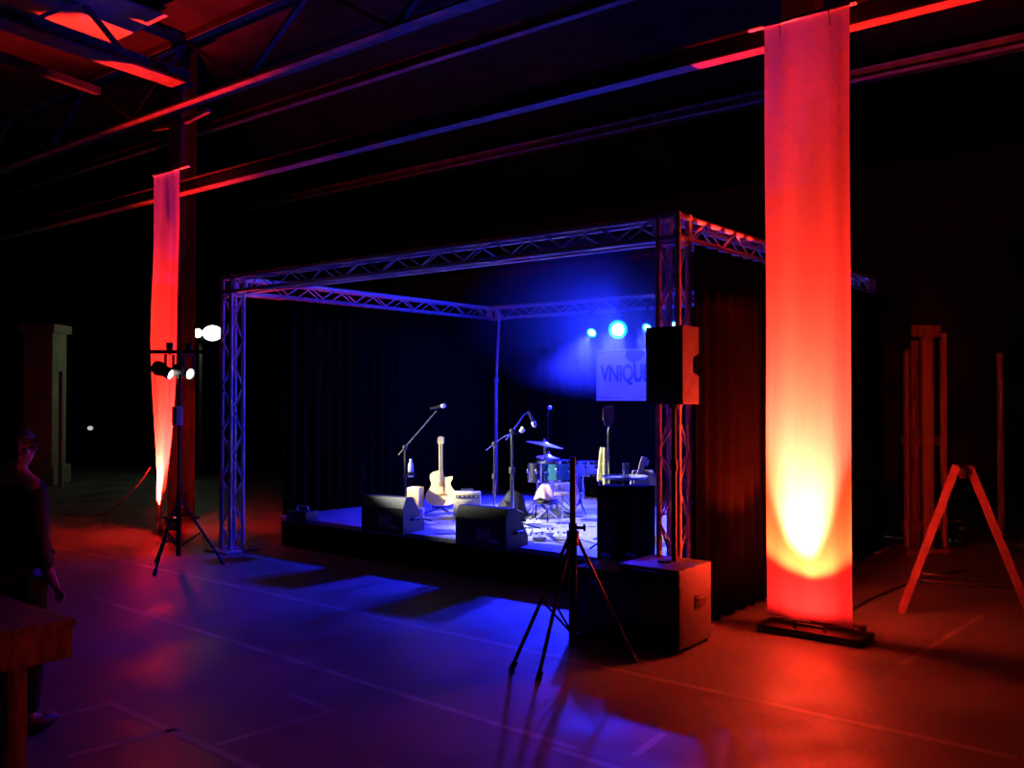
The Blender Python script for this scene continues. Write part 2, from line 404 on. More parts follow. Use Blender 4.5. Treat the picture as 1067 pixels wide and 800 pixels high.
# smoke drifting around the lamps at the back right of the stage
hz = bpy.data.materials.new('thin_haze'); hz.use_nodes = True; nt = hz.node_tree
nt.nodes.remove(nt.nodes['Principled BSDF']); vs = nt.nodes.new('ShaderNodeVolumeScatter')
HC = V((-6.65, 10.6, 2.9))
tc = nt.nodes.new('ShaderNodeNewGeometry'); ln_ = nt.nodes.new('ShaderNodeVectorMath'); ln_.operation = 'LENGTH'
mp = nt.nodes.new('ShaderNodeMapping'); mp.inputs['Scale'].default_value = (.42, .45, .85); mp.inputs['Location'].default_value = (-HC.x * .42, -HC.y * .45, -HC.z * .85)
def mth(op, a, b_):
    n_ = nt.nodes.new('ShaderNodeMath'); n_.operation = op
    for k_, v_ in enumerate((a, b_)):
        if hasattr(v_, 'is_linked'): nt.links.new(v_, n_.inputs[k_])
        else: n_.inputs[k_].default_value = v_
    return n_.outputs[0]
nt.links.new(tc.outputs['Position'], mp.inputs['Vector']); nt.links.new(mp.outputs['Vector'], ln_.inputs[0])
fall = mth('MAXIMUM', mth('SUBTRACT', 1.0, ln_.outputs['Value']), 0.0)
nt.links.new(mth('MULTIPLY', mth('POWER', fall, 1.6), .34), vs.inputs['Density']); vs.inputs['Color'].default_value = (1, 1, 1, 1)
nt.links.new(vs.outputs[0], nt.nodes['Material Output'].inputs['Volume'])
o = put('haze', MB().box((.1, -.85, -.15), (4.6, 2.5, 2.6)), hz, loc=HC, smooth=False)
tag(o, 'thin stage smoke glowing blue around the lamps', 'haze', kind='stuff')

# ------------------------------------------------------------------ blue lamps on the back truss
LENSB = emit_mat('blue_lens', (.35, .75, 1.0), 7); 
LENSBLOOM = emit_mat('blue_lens_bloom', (.0, .35, 1.0), 3)  # glowing ring drawn for the cyan bloom around each blue lens
def par_can(label, loc, aim, lens, group=None, rim=None, R=.085, yoke=True, cat='stage light', s=1.0):
    d = V(aim) - V(loc); rz = math.atan2(d.y, d.x) - PI / 2; el = math.atan2(d.z, math.hypot(d.x, d.y))
    t = thing('stage_light', label, cat, loc, rz, group)
    q = V((0, math.cos(el), math.sin(el)))
    m = MB(); m.lathe([(.03 * s, -.2 * s), (.065 * s, -.19 * s), (.08 * s, -.14 * s), (R * 1.06, -.05 * s), (R * 1.16, 0), (R * 1.16, .03 * s), (R * 1.02, .03 * s), (R * 1.0, .012 * s)], (0, 0, 0), q); put('housing', m, BLKMT, t)
    kc = .66 if rim else .96
    put('lens', MB().lathe([(R * kc, .014), (R * .62, .02), (R * .3, .023), (.001, .024)], (0, 0, 0), q), lens, t)
    if rim: put('bloom_ring', MB().lathe([(R * 1.02, .013), (R * 1.02, .02), (R * .7, .023), (R * .68, .013)], (0, 0, 0), q), rim, t)
    if yoke:
        m = MB(); w_ = R * 1.28
        for sx in (-1, 1): m.box((sx * w_, 0, .09), (.006, .03, .22)); m.cyl((sx * w_, 0, 0), (sx * (w_ + .02), 0, 0), .02)
        m.box((0, 0, .2), (w_ * 2, .03, .006)); put('yoke', m, BLKMT, t)
        m = MB(); m.cyl((0, 0, .2), (0, 0, .26), .012); m.box((0, 0, .29), (.035, .07, .08), .01); put('clamp', m, BLKMT, t)
    return t
BL = (.012, .016, 1.0)
names = ['leftmost small blue lamp under the back truss', 'large bright cyan blue lamp left of centre over the printed sign', 'blue lamp third along, above right edge of the printed sign', 'rightmost blue lamp showing beside the right truss tower']
for i, (px, py, R) in enumerate(((617, 346, .075), (644, 343, .13), (675, 341, .075), (704, 338, .06))):  # second lens drawn large to take in its bloom
    p = at_Y(px, py, 10.82 - (.1 if i == 1 else .05))
    aim = V((-6.0, 6.2, .0)) if i != 1 else V((-3.5, 4.5, 1.2))
    par_can(names[i], p, aim, LENSB, 'blue lamps hung in a row under the back truss', LENSBLOOM, R)
    q = p + (aim - p).normalized() * .06
    if i < 4:
        spot('blue_beam', q, q + V(((-.3, .4, 1.4, .5)[i], (-1.6, -1.8, -1.9, -1.8)[i], -2.6)), (4800, 4800, 3200, 2600)[i], BL, (76, 82, 56, 64)[i], (.9, .75, .3, .35)[i], .1)
        spot('blue_spill', q, q + V((-.5, -.85, .1)), (80, 330, 80, 40)[i], (.01, .02, 1.0), 150, .25, .06)

# ------------------------------------------------------------------ banners
def bar_and_banner(name, lab, topc, Y, wd, top, bottom, twist, barL, seed, fold):
    t = thing(name, lab, 'banner', (topc, Y, 0)); rnd = random.Random(seed); ph = [rnd.random() * 6 for _ in range(4)]
    m = MB(); 
    def fn(u, v):
        z = bottom + (top - bottom) * v; x = (u - .5) * wd
        a, xs_, ys_, sc = twist(v)
        f = fold * (math.sin(u * 9 + ph[0] + .8 * math.sin(v * 5)) * .5 + math.sin(u * 21 + ph[1]) * .25 + .3 * math.sin(v * 11 + ph[2])) * min(1, (1 - v) * 6 + .15)
        return V((x * sc * math.cos(a) - f * math.sin(a) + xs_, x * sc * math.sin(a) + f * math.cos(a) + ys_, z + (.03 * math.sin(u * 5 + ph[3]) + .015 * math.sin(u * 14)) * v * .6))
    m.grid(fn, 40, 70); put('cloth', m, CLOTH, t, ang=80)
    put('top_bar', MB().cyl((barL[0], .012, top + .01), (barL[1], .012, top + .01), .02), mat('white_bar', (.6, .6, .6), .5), t)
    for sx in (-.3, .28):
        m = MB(); m.tube([(sx * wd, .0, top - .12), (sx * wd, -.024, top - .02), (sx * wd, .01, top + .045), (sx * wd, .045, top), (sx * wd, .03, top - .1)], .006)
        put('tie', m, CLOTH, t)
    return t
YB = 6.86
p0, p1 = at_Y(797.5, 330, YB), at_Y(887, 330, YB)
bz = at_Y(843, 647, YB).z; tz = at_Y(800, 27, YB).z
bar_and_banner('cloth_banner', 'wide white cloth banner on the right lit fiery red from below', (p0.x + p1.x) / 2, YB, (p1 - p0).length, tz, bz, lambda v: (0, 0, 0, 1), (-.5 * (p1 - p0).length - .13, .5 * (p1 - p0).length + .05), 3, .022)
YL = 6.62
l0, l1 = at_Y(160.5, 185, YL), at_Y(187, 185, YL); lz = at_Y(172, 180, YL).z; lb = at_Y(165, 548, YL).z
lw = (l1 - l0).length
def tw(v):
    # hangs straight at the top; low down it turns edge-on, bellies out and is drawn to the left
    k = max(0, 1 - v / .85)
    return (-.2 * k + .25 * math.sin(k * 5) * k, -.13 * k - .05 * max(0, .12 - v) / .12, .03 * k, 1 - .22 * k)
bar_and_banner('cloth_banner', 'narrow twisted white cloth banner on the left column, glowing orange', (l0.x + l1.x) / 2, YL, lw, lz, lb, tw, (-.5 * lw - .02, .5 * lw + .22), 5, .03)

RLENS = emit_mat('red_lens', (1, .08, .03), 6)
RED = (1.0, .012, .01)
def floor_par(lab, loc, aim):
    t = par_can(lab, loc, aim, RLENS, 'red lamps on the floor behind the banners', None, .06, False)
    m = MB(); 
    for sx in (-1, 1): m.box((sx * .08, 0, -.06), (.006, .03, .15))
    m.box((0, 0, -.136), (.166, .1, .006)); put('foot', m, BLKMT, t); return t
rl = V((at_Y(841, 400, YB).x, YB + .29, .14))
floor_par('red floor lamp tucked behind the wide right banner', rl, rl + V((0, -.05, 1)))
spot('red_beam', rl + V((0, 0, .05)), rl + V((.03, -.04, 1)), 7500, RED, 42, .5, .03)
CORE = (1.0, .10, .04); ARC = (1.0, .024, .005)  # tints of the extra spots for the clipped hot core and lower arc
spot('arc_fill', rl + V((0, 0, .05)), rl + V((0, -.02, 1)), 1600, ARC, 102, .35, .02)  # extra wide spot added for the bright lower arc on the cloth
spot('hem_fill', rl + V((0, 0, .045)), rl + V((0, -.5, 1)), 70, RED, 172, .4, .05)  # extra spot in place of floor bounce on the hem
spot('core_fill', rl + V((-.02, 0, .05)), rl + V((-.03, -.29, .86)), 6000, CORE, 36, 1.0, .03)  # extra narrow spot whitens the hot core; the floor lamp itself is red
ll = V((at_Y(168, 400, YL).x - .10, YL + .26, .14))
floor_par('red floor lamp tucked behind the narrow left banner', ll, ll + V((0, -.05, 1)))
spot('red_beam', ll + V((0, 0, .05)), ll + V((-.05, -.3, 1)), 13000, RED, 62, .75, .03)
spot('arc_fill', ll + V((0, 0, .05)), ll + V((0, -.02, 1)), 350, ARC, 100, .35, .02)  # extra wide spot added to brighten the lower left cloth
spot('core_fill', ll + V((0, 0, .05)), V((ll.x - .1, YL, 1.25)), 1800, CORE, 34, 1.0, .03)  # extra narrow spot added for the left cloth's hot core
# ballast under the right banner
bb = at_h(838, 668, 0)
t = thing('ballast_weight', 'flat black ballast plate on the floor at the foot of the wide banner', 'weight', (bb.x, YB - .02, 0))
put('plate', MB().box((0, 0, .03), (.8, .3, .06), .01), BLKMT, t); put('handle', MB().tube([(-.12, -.1, .06), (-.1, -.1, .095), (.1, -.1, .095), (.12, -.1, .06)], .01), BLKMT, t)

# ------------------------------------------------------------------ front of house lamps, left tripod
def tripod(t, H, R=.5, rp=.018, hub=.75, spread=.55, angs=(90, 210, 330), m_=BLKMT):
    put('pole', MB().cyl((0, 0, .12), (0, 0, hub + .1), rp * 1.35).cyl((0, 0, hub), (0, 0, H), rp), m_, t)
    put('collar', MB().cyl((0, 0, hub - .05), (0, 0, hub + .05), rp * 2), BLKPL, t)
    put('knob', MB().cyl((rp, 0, hub + .07), (rp + .05, 0, hub + .07), .012).cyl((rp + .05, 0, hub + .07), (rp + .065, 0, hub + .07), .024), BLKPL, t)
    for a in angs:
        c, s_ = math.cos(math.radians(a)), math.sin(math.radians(a))
        leg = put('leg', MB().cyl((c * .03, s_ * .03, hub), (c * spread, s_ * spread, .025), .013), m_, t)
        put('strut', MB().cyl((c * .02, s_ * .02, .22), (c * spread * .5, s_ * spread * .5, hub * .51), .008), m_, leg)
        put('rubber_foot', MB().cyl((c * (spread - .02), s_ * (spread - .02), .05), (c * (spread + .01), s_ * (spread + .01), 0.0), .02), BLKPL, leg)
LT = at_d(187, 388, 9.7); LT.z = 0
t = thing('lamp_tripod', 'tall black tripod with a crossbar of white lamps, left of the truss', 'tripod', LT, TH)
hh = at_d(187, 388, 9.7).z
tripod(t, hh + .05, spread=.45, hub=.7, angs=(20, 140, 260))
put('crossbar', MB().box((0, 0, hh + .22), (.62, .04, .04), .004).cyl((0, 0, hh), (0, 0, hh + .22), .018), BLKMT, t)
WLENS = emit_mat('white_lens', (1, .95, .82), 9)
GT = V((-7.62, 8.4, .85)); DT = V((-5.6, 8.3, 1.05))
WARM = (1.0, .84, .46)
for px, lab, aim in ((176.5, 'left white lamp on the tripod crossbar, in front of the left banner', GT), (196.5, 'right white lamp on the tripod crossbar, nearer the truss tower', DT)):
    p = at_d(px, 389, 9.7)
    par_can(lab, p, aim + V((1.2, -1.9, 0)), WLENS, None, None, .055)
    spot('white_beam', p + (aim - p).normalized() * .06, aim, (13000 if aim is GT else 3000), WARM if aim is GT else (.95, .95, .85), 19 if aim is GT else 44, (.8 if aim is GT else .8), .04)
m = MB().box((0, 0, 0), (.09, .08, .2), .008); c = at_d(182, 433, 9.7)
t2 = tag(put('dimmer_box', m, mat('grey_box', (.4, .35, .35), .5), loc=(LT.x + .06, LT.y - .06, c.z), smooth=True), 'small grey dimmer box strapped to the left tripod pole', 'box')

# ------------------------------------------------------------------ right tripod (empty speaker stand)
RTp = at_h(597, 692, 0)
t = thing('speaker_stand', 'empty black tripod stand with bare pole in front of the stage', 'tripod', RTp, TH)
tz_ = CH - (476 - 414) * ((RTp - CAM).dot(FL)) / F
tripod(t, tz_, spread=.42, hub=.85, rp=.021, angs=(5, 195, 235))

# ------------------------------------------------------------------ PA right: sub, pole, top
sb = at_h(713, 681, 0)
t = thing('subwoofer', 'black subwoofer standing on the floor, its side lit red by the banner', 'speaker', (sb.x - .25, sb.y + .18, 0))
SW, SD, SHt = .50, .50, .56
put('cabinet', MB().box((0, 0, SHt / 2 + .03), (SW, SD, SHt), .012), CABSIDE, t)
put('grille', MB().box((0, -SD / 2 - .008, SHt / 2 + .03), (SW - .05, .016, SHt - .05), .006), GRILLE, t)
put('side_handle', MB().box((SW / 2 + .002, .06, .33), (.012, .16, .1), .005).box((SW / 2 + .008, .06, .345), (.02, .12, .022), .005), BLKPL, t, label='dark recessed handle')
put('top_mount', MB().cyl((0, 0, SHt + .03), (0, 0, SHt + .045), .055), BLKPL, t)
for sx in (-1, 1):
    for sy in (-1, 1): put('foot', MB().cyl((sx * .2, sy * .24, 0), (sx * .2, sy * .24, .035), .022), BLKPL, t)
spx, spy = sb.x - .25, sb.y + .18
zt = SHt + .03
spx += .075
sp_d = (V((spx, spy, 0)) - CAM).dot(FL)
spk_bot = CH - (421 - 414) * sp_d / F; spk_h = (421 - 341) * sp_d / F
pl = thing('speaker_pole', 'thin pole rising from the subwoofer to the loudspeaker', 'pole', (spx, spy, zt + .015))
put('pole', MB().cyl((0, 0, 0), (0, 0, .75), .019).cyl((0, 0, .7), (0, 0, spk_bot - zt - .02), .016), BLKMT, pl)
put('collar', MB().cyl((0, 0, .66), (0, 0, .74), .028), BLKPL, pl)
t = thing('loudspeaker', 'black loudspeaker on a pole above the subwoofer, red edge on its right', 'speaker', (spx, spy, spk_bot), math.radians(-6))
hw, hd = .16, .12
m = MB()
prof = [(-hd, 0), (hd, 0), (hd, spk_h * .36), (hd - .075, spk_h * .42), (hd - .075, spk_h * .6), (hd, spk_h * .66), (hd, spk_h), (-hd, spk_h)]
m.prism(prof, -hw, hw, 'YZ')
for v_ in m.bm.verts:
    if v_.co.y > 0: v_.co.x *= .86
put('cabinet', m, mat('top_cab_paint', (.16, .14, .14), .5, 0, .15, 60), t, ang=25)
put('grille', MB().box((0, -hd - .01, spk_h / 2), (hw * 2 - .02, .02, spk_h - .02), .008), GRILLE, t)
put('handle', MB().cyl((-.1, hd - .02, spk_h * .43), (-.1, hd - .02, spk_h * .59), .012), BLKPL, t)
put('pole_socket', MB().cyl((0, 0, -.03), (0, 0, .0), .035), BLKPL, t)

# flight cases left of the sub
def amp_case(lab, loc, rz, sz, cat='case', plate=(0, 0)):
    t = thing('flight_case', lab, cat, loc, rz); x, y, z = sz
    put('body', MB().box((0, 0, z / 2 + .012), (x, y, z), .008), CASE, t)
    for sx in (-1, 1):
        for sy in (-1, 1): put('edge_trim', MB().box((sx * (x / 2 - .008), sy * (y / 2 - .008), z / 2 + .012), (.03, .03, z + .006), .004), BLKMT, t)
    lt = put('latch', MB().box((plate[0], -y / 2 - .006, z * .83), (.09, .014, .03), .004), GREY, t, label='pale metal latch')
    for sx in (-1, 1): put('foot', MB().box((sx * (x / 2 - .06), 0, .008), (.05, y * .8, .016), .003), BLKPL, t)
    return t
c = at_h(650, 676, 0)
amp_case('dark flight case on the floor left of the subwoofer', (sb.x - .25 - .48, sb.y + .2, 0), 0, (.40, .44, .50))

# ------------------------------------------------------------------ wedge monitors
def wedge(lab, px, py, rz, w_=.56):
    c = at_h(px, py, HS)
    t = thing('floor_monitor', lab, 'speaker', (c.x, c.y, HS), rz)
    D, H = .38, .38
    pr = [(0, 0), (D, 0), (D, .09), (.17, H), (.05, H), (0, .27)]
    put('cabinet', MB().prism(pr, -w_, 0, 'YZ'), CASE, t, ang=20)
    a, b = V((0, D, .09)), V((0, .17, H)); mid = (a + b) / 2; q = (b - a)
    nrm = V((0, -q.z, q.y)).normalized(); nrm = nrm if nrm.y > 0 else -nrm
    m = MB(); m.bar(V((-w_ / 2, a.y, a.z)) + nrm * .008 + q * .06, V((-w_ / 2, b.y, b.z)) + nrm * .008 - q * .06, w_ - .05, .016, nrm); put('grille', m, GRILLE, t)
    pn = put('connector_panel', MB().box((-w_ * .42, -.003, .13), (.17, .012, .12), .004), mat('panel_warm_lit', (.42, .30, .2), .5), t)  # tan panel colour carries the warm highlight on the cabinet back
    for k in range(3): put('socket', MB().cyl((-w_ * .42 - .05 + .05 * k, -.006, .14), (-w_ * .42 - .05 + .05 * k, -.018, .14), .016), mat('nickel', (.6, .5, .4), .35, .6), pn)
    put('badge', MB().box((-w_ * .22, -.003, .07), (.11, .01, .035), .003), GREY, t, label='pale rating plate')
    put('handle', MB().tube([(.0, .14, .13), (.028, .14, .15), (.028, .26, .15), (.0, .26, .13)], .012), BLKPL, t)
    return t
wedge('left floor monitor on the stage edge with blue-lit side', 420, 557, math.radians(8))
wedge('right floor monitor on the stage edge, below the support pole', 527, 573, math.radians(4), .6)

# ------------------------------------------------------------------ mic stands
def mic_stand(lab, base, H, rz=0, boom=None, round_base=False, name='microphone_stand', r=.011, m_=CHROME):
    t = thing(name, lab, 'microphone stand', base, rz)
    if round_base: put('base', MB().lathe([(.15, 0), (.15, .015), (.12, .025), (.03, .03), (.02, .05)]), BLKMT, t)
    else:
        for a in (30, 150, 270):
            c, s_ = math.cos(math.radians(a)), math.sin(math.radians(a)); put('leg', MB().cyl((0, 0, .09), (c * .32, s_ * .32, .012), .01), BLKMT, t)
    put('pole', MB().cyl((0, 0, .03), (0, 0, H * .6), r * 1.3).cyl((0, 0, H * .55), (0, 0, H), r), m_, t)
    put('clutch', MB().cyl((0, 0, H * .57), (0, 0, H * .63), r * 2.2), BLKPL, t)
    if boom:
        pts = [V(p) for p in boom]
        put('boom_arm', MB().tube([V((0, 0, H)) - (pts[0] - V((0, 0, H))).normalized() * .12, V((0, 0, H))] + pts, .008), m_, t)
        put('joint', MB().sphere((0, 0, H), .03), BLKPL, t)
    return t
def microphone(lab, tip, d, s=1, m_=None):
    d = V(d).normalized()
    t = thing('microphone', lab, 'microphone', tip)
    put('body', MB().lathe([(.011, -.17 * s), (.013, -.16 * s), (.017, -.05 * s), (.02, -.035 * s)], (0, 0, 0), d), BLKMT, t)
    put('grille_head', MB().lathe([(.019, -.04 * s), (.026, -.03 * s), (.028, -.005 * s), (.022, .014 * s), (.008, .024 * s)], (0, 0, 0), d), m_ or mat('mic_mesh', (.65, .65, .7), .35, .8), t)
    return t
inv = lambda t, p: (Matrix.Rotation(-t[1], 3, 'Z') @ (V(p) - V(t[0])))
def on_depth(px, py, z): return at_d(px, py, z)
# left boom stand
D1 = 10.6
b = at_d(422, 470, D1); j = at_d(424, 466, D1); e = at_d(455, 428, D1); b.z = HS
mic_stand('boom microphone stand behind the left floor monitor', b, j.z - HS, 0, [V(e) - V((b.x, b.y, HS))], m_=SATIN)
microphone('microphone at the end of the left boom arm', at_d(463, 422.5, D1), at_d(463, 422.5, D1) - at_d(452, 425, D1))
bt = at_d(428, 497, D1 - .06)
t = thing('water_bottle', 'pale water bottle clipped to the left microphone stand', 'bottle', (bt.x, bt.y, bt.z))
put('bottle_body', MB().lathe([(.028, 0), (.033, .01), (.033, .12), (.03, .15), (.014, .18), (.013, .19)]), mat('milky_plastic', (.7, .7, .85), .3), t)
put('cap', MB().cyl((0, 0, .19), (0, 0, .21), .016), WHITE, t)
put('holder', MB().lathe([(.036, .02), (.038, .02), (.038, .06), (.036, .06)]).box((-.05, .03, .04), (.06, .012, .02)), BLKMT, t)
# central stand
D2 = 10.0
b = at_d(533.5, 500, D2); b.z = HS; j = at_d(534, 449, D2)
mic_stand('microphone stand with bent gooseneck arm at stage centre', b, j.z - HS, 0, [at_d(x, y, D2) - b for x, y in ((540, 440), (546, 431.5), (550, 429.5), (552, 431))], r=.016)
microphone('microphone pointing down from the central gooseneck', at_d(557, 443, D2), at_d(557, 443, D2) - at_d(552, 432, D2), 1.0)
t = thing('clip_lamp', 'small yellowish clip lamp on the central microphone stand', 'lamp', at_d(545, 447, D2))
put('head', MB().lathe([(.01, -.05), (.02, -.045), (.03, 0), (.026, .012)], (0, 0, 0), at_d(548, 444, D2) - at_d(545, 447, D2)), mat('lamp_cream', (.8, .8, .55), .4), t)
put('arm', MB().tube([V((0, 0, 0)), at_d(540, 450, D2) - at_d(545, 447, D2), at_d(534, 453, D2) - at_d(545, 447, D2)], .006), BLKMT, t)
# second stand between pole and central stand (cluttered clamps)
b2 = at_d(515, 470, 10.3); b2.z = HS; j2 = at_d(516, 462, 10.3)
mic_stand('shorter stand with clamps just left of the central microphone stand', b2, j2.z - HS, 0, [at_d(524, 455, 10.3) - b2, at_d(530, 452, 10.3) - b2])
# overhead mic
b3 = at_d(571, 440, 11.9); b3.z = HS; j3 = at_d(571, 436, 11.9)
mic_stand('thin overhead stand rising behind the drums', b3, j3.z - HS, 0, r=.007, m_=BLKMT)
microphone('small pale overhead microphone above the cymbals', at_d(573, 424, 11.9), at_d(573, 424, 11.9) - at_d(571, 430, 11.9), .8, WHITE)
# right stand with big microphone and towel
D3 = 8.9
b4 = at_d(634, 500, D3); b4.z = HS; j4 = at_d(634, 452, D3)
mic_stand('microphone stand with a yellow towel, right of the drums', b4, j4.z - HS, 0, None, r=.01)
t = thing('large_microphone', 'large flat microphone with mesh head below the printed sign', 'microphone', at_d(634, 452, D3), TH)
put('mount', MB().cyl((0, 0, 0), (.005, 0, .07), .012).box((.008, 0, .075), (.03, .03, .03), .006), CHROME, t)
m = MB().prism([(-.03, .08), (.03, .075), (.058, .13), (.062, .25), (.045, .275), (-.035, .27), (-.052, .24), (-.055, .15)], -.02, .02)
put('mesh_head', m, mat('dark_mesh', (.25, .25, .33), .45, .6, .4, 150), t)
put('head_frame', MB().tube([(-.03, -.02, .08), (-.055, -.02, .15), (-.052, -.02, .24), (-.035, -.02, .272), (.045, -.02, .277), (.062, -.02, .25), (.058, -.02, .13), (.03, -.02, .075)], .005), CHROME, t)
tw0 = at_d(634, 466, D3)
def towel(u, v):
    # hung over a hook of the stand: gathered at the top, wider below
    z = -.33 * (1 - v) - .04 * (u > .6) * (1 - v); wdt = (.15 - .075 * v ** 1.5); x = (u - .62) * wdt * 1.05
    return V((x, -.035 - .018 * math.sin(u * 12) * (1 - .4 * v) - .01, z + .0))
m = MB(); m.grid(towel, 24, 14)
tag(put('towel', m, YELTOW, loc=(tw0.x, tw0.y, tw0.z), solid=.012, ang=80), 'yellow towel hanging from the right microphone stand', 'towel').rotation_euler = (0, 0, -.25)

# ------------------------------------------------------------------ guitar and stand
def body_outline(n=64):
    # half widths along the body height 0..1 : lower bout, waist, upper bout with cutaway on +x
    L_ = [(0, .0), (.02, .09), (.07, .15), (.15, .185), (.27, .195), (.38, .18), (.5, .142), (.6, .118), (.68, .120), (.78, .138), (.88, .135), (.95, .105), (.985, .06), (1.0, .02)]
    R_ = [(0, .0), (.02, .09), (.07, .15), (.15, .185), (.27, .195), (.38, .18), (.5, .142), (.6, .118), (.68, .125), (.76, .145), (.815, .15), (.835, .135), (.825, .105), (.81, .075), (.82, .05), (.87, .032), (.95, .028), (1.0, .025)]
    hB = .455; s = .87; kx = 1.13; s2 = .95
    return [(x * s * kx, z * hB * s2) for z, x in R_[1:]] + [(-x * s * kx, z * hB * s2) for z, x in L_[::-1]]
gp = at_d(459.5, 527, 11.2)
t = thing('acoustic_guitar', 'pale acoustic guitar with cutaway upright on its stand', 'guitar', gp, TH + .12, rx=math.radians(-9))
put('body', MB().prism(body_outline(), -.04, .04), SPRUCE, t, ang=50)
put('soundhole', MB().cyl((0, -.0405, .262), (0, -.043, .262), .036, n=24), ROSE, t)
put('bridge', MB().box((0, -.045, .135), (.13, .012, .022), .003), ROSE, t)
put('neck', MB().box((0, -.045, .53), (.046, .02, .46), .004).box((0, -.028, .56), (.034, .02, .36), .006), mat('neck_wood', (.5, .42, .26), .45), t)
put('headstock', MB().prism([(-.026, .755), (.026, .755), (.038, .775), (.034, .845), (0, .855), (-.034, .845), (-.038, .775)], -.05, -.035), mat('headstock_grey', (.35, .33, .3), .4), t)
for sx in (-1, 1):
    for k in range(3): put('tuning_peg', MB().cyl((sx * .034, -.042, .782 + .026 * k), (sx * .052, -.042, .782 + .026 * k), .007), CHROME, t)
m = MB()
for k in range(6): m.cyl((-.016 + .0064 * k, -.057, .14), (-.014 + .0056 * k, -.057, .76), .0012, n=4)
put('strings', m, CHROME, t)
t = thing('guitar_stand', 'low black stand holding the pale acoustic guitar', 'stand', (gp.x, gp.y, HS), TH + .12)
gz = gp.z - HS
put('cradle', MB().tube([(-.1, -.08, gz + .02), (-.1, -.07, gz - .02), (-.1, .05, gz - .02), (.1, .05, gz - .02), (.1, -.07, gz - .02), (.1, -.08, gz + .02)], .008), BLKMT, t)
for a in (60, 180, 300): put('leg', MB().cyl((0, .05, gz - .02), (.2 * math.cos(math.radians(a)), .05 + .2 * math.sin(math.radians(a)), .01), .009), BLKMT, t)

# ------------------------------------------------------------------ amps and boxes on stage
def combo(lab, c, rz, sz, body, gr, name='guitar_amplifier'):
    t = thing(name, lab, 'amplifier', c, rz); x, y, z = sz
    put('cabinet', MB().box((0, 0, z / 2 + .012), (x, y, z), .012), body, t)
    put('grille', MB().box((0, -y / 2 - .004, z * .42), (x - .05, .012, z * .66), .003), gr, t)
    cp = put('control_panel', MB().box((0, -y / 2 - .004, z * .88), (x - .05, .012, z * .13), .003), mat('dark_panel', (.12, .12, .1), .4), t)
    for k in range(5): put('knob', MB().cyl((-x * .34 + x * .17 * k, -y / 2 - .008, z * .88), (-x * .34 + x * .17 * k, -y / 2 - .026, z * .88), .011), CREAM, cp)
    put('handle', MB().tube([(-.08, 0, z + .012), (-.07, 0, z + .04), (.07, 0, z + .04), (.08, 0, z + .012)], .01), BLKPL, t)
    m = MB()
    for sx in (-1, 1):
        for sy in (-1, 1): m.cyl((sx * (x / 2 - .04), sy * (y / 2 - .04), 0), (sx * (x / 2 - .04), sy * (y / 2 - .04), .014), .018)
    put('feet', m, BLKPL, t); return t
a = at_d(487, 530, 11.0)
combo('small cream amplifier to the right of the acoustic guitar', (a.x, a.y, HS), TH, (.32, .2, .29), CREAM, CREAMG)
c = at_h(428, 543, HS) + FL * .5
t = thing('wooden_box', 'tall pale wooden box drum behind the left floor monitor', 'box drum', (c.x, c.y, HS), TH - .3)
put('body', MB().box((0, 0, .18), (.16, .16, .34), .006), PINE, t); put('sound_port', MB().cyl((0, -.08, .2), (0, -.083, .2), .04), ROSE, t)
for sx in (-1, 1): put('foot', MB().cyl((sx * .06, 0, 0), (sx * .06, 0, .012), .015), BLKPL, t)
c = at_h(439.5, 539.5, HS)
t = thing('paper_cup', 'small white cup on the deck left of the guitar', 'cup', c)
put('cup', MB().lathe([(.024, 0), (.034, .1), (.036, .1), (.036, .105), (.031, .1), (.022, .006)]), WHITE, t); put('lid', MB().lathe([(.037, .1), (.037, .11), (.03, .116)]), WHITE, t)
for px, py, sx, sy, rz, lab in ((449, 545.5, .12, .17, .2, 'small pale sheet standing for a deck reflection by the left monitor'), (466, 554.5, .2, .26, -.3, 'larger pale sheet standing for a deck reflection between the monitors')):
    c = at_h(px, py, HS); m = MB(); m.grid(lambda u, v: V(((u - .5) * sx, (v - .5) * sy, .006 + .008 * math.sin(u * 4) * v)), 6, 6)  # pale sheets put where the deck has oval light reflections
    o = tag(put('glint_sheet', m, PAPER, loc=(c.x, c.y, HS), solid=.001), lab, 'paper'); o.rotation_euler = (0, 0, TH + rz)
c = at_h(290, 546, HS) + V((.12, .25, 0))
t = thing('stage_box', 'small black connector box at the left end of the deck', 'box', (c.x, c.y, HS), .1)
put('body', MB().box((0, 0, .07), (.3, .22, .14), .01), BLKMT, t)
for k in range(4): put('socket', MB().cyl((-.1 + .066 * k, -.11, .08), (-.1 + .066 * k, -.122, .08), .016), CHROME, t)
put('handle', MB().tube([(-.09, 0, .14), (-.08, 0, .19), (.08, 0, .19), (.09, 0, .14)], .01), ALU, t)

gb = at_h(536, 545, HS) + FL * .1
t = thing('gear_bag', 'slumped black bag on the deck at the foot of central microphone stand', 'bag', (gb.x - .12, gb.y + .1, HS), TH)
m = MB().sphere((0, 0, .0), 1, (.2, .11, .36), 24, 16)
for v_ in m.bm.verts:
    v_.co.z = max(v_.co.z, 0.0); v_.co.x *= 1 - .5 * v_.co.z; v_.co.x += .06 * v_.co.z + .012 * math.sin(v_.co.z * 30)
put('bag_body', m, mat('black_nylon', (.008, .008, .01), .7, 0, .3, 30), t, ang=60)
put('strap', MB().tube([(-.08, -.08, .24), (-.07, -.13, .18), (-.02, -.14, .12), (.03, -.12, .08)], .01), BLKPL, t); put('zip', MB().tube([(-.14, -.075, .1), (-.05, -.108, .14), (.05, -.108, .14), (.14, -.075, .1)], .005), GREY, t)

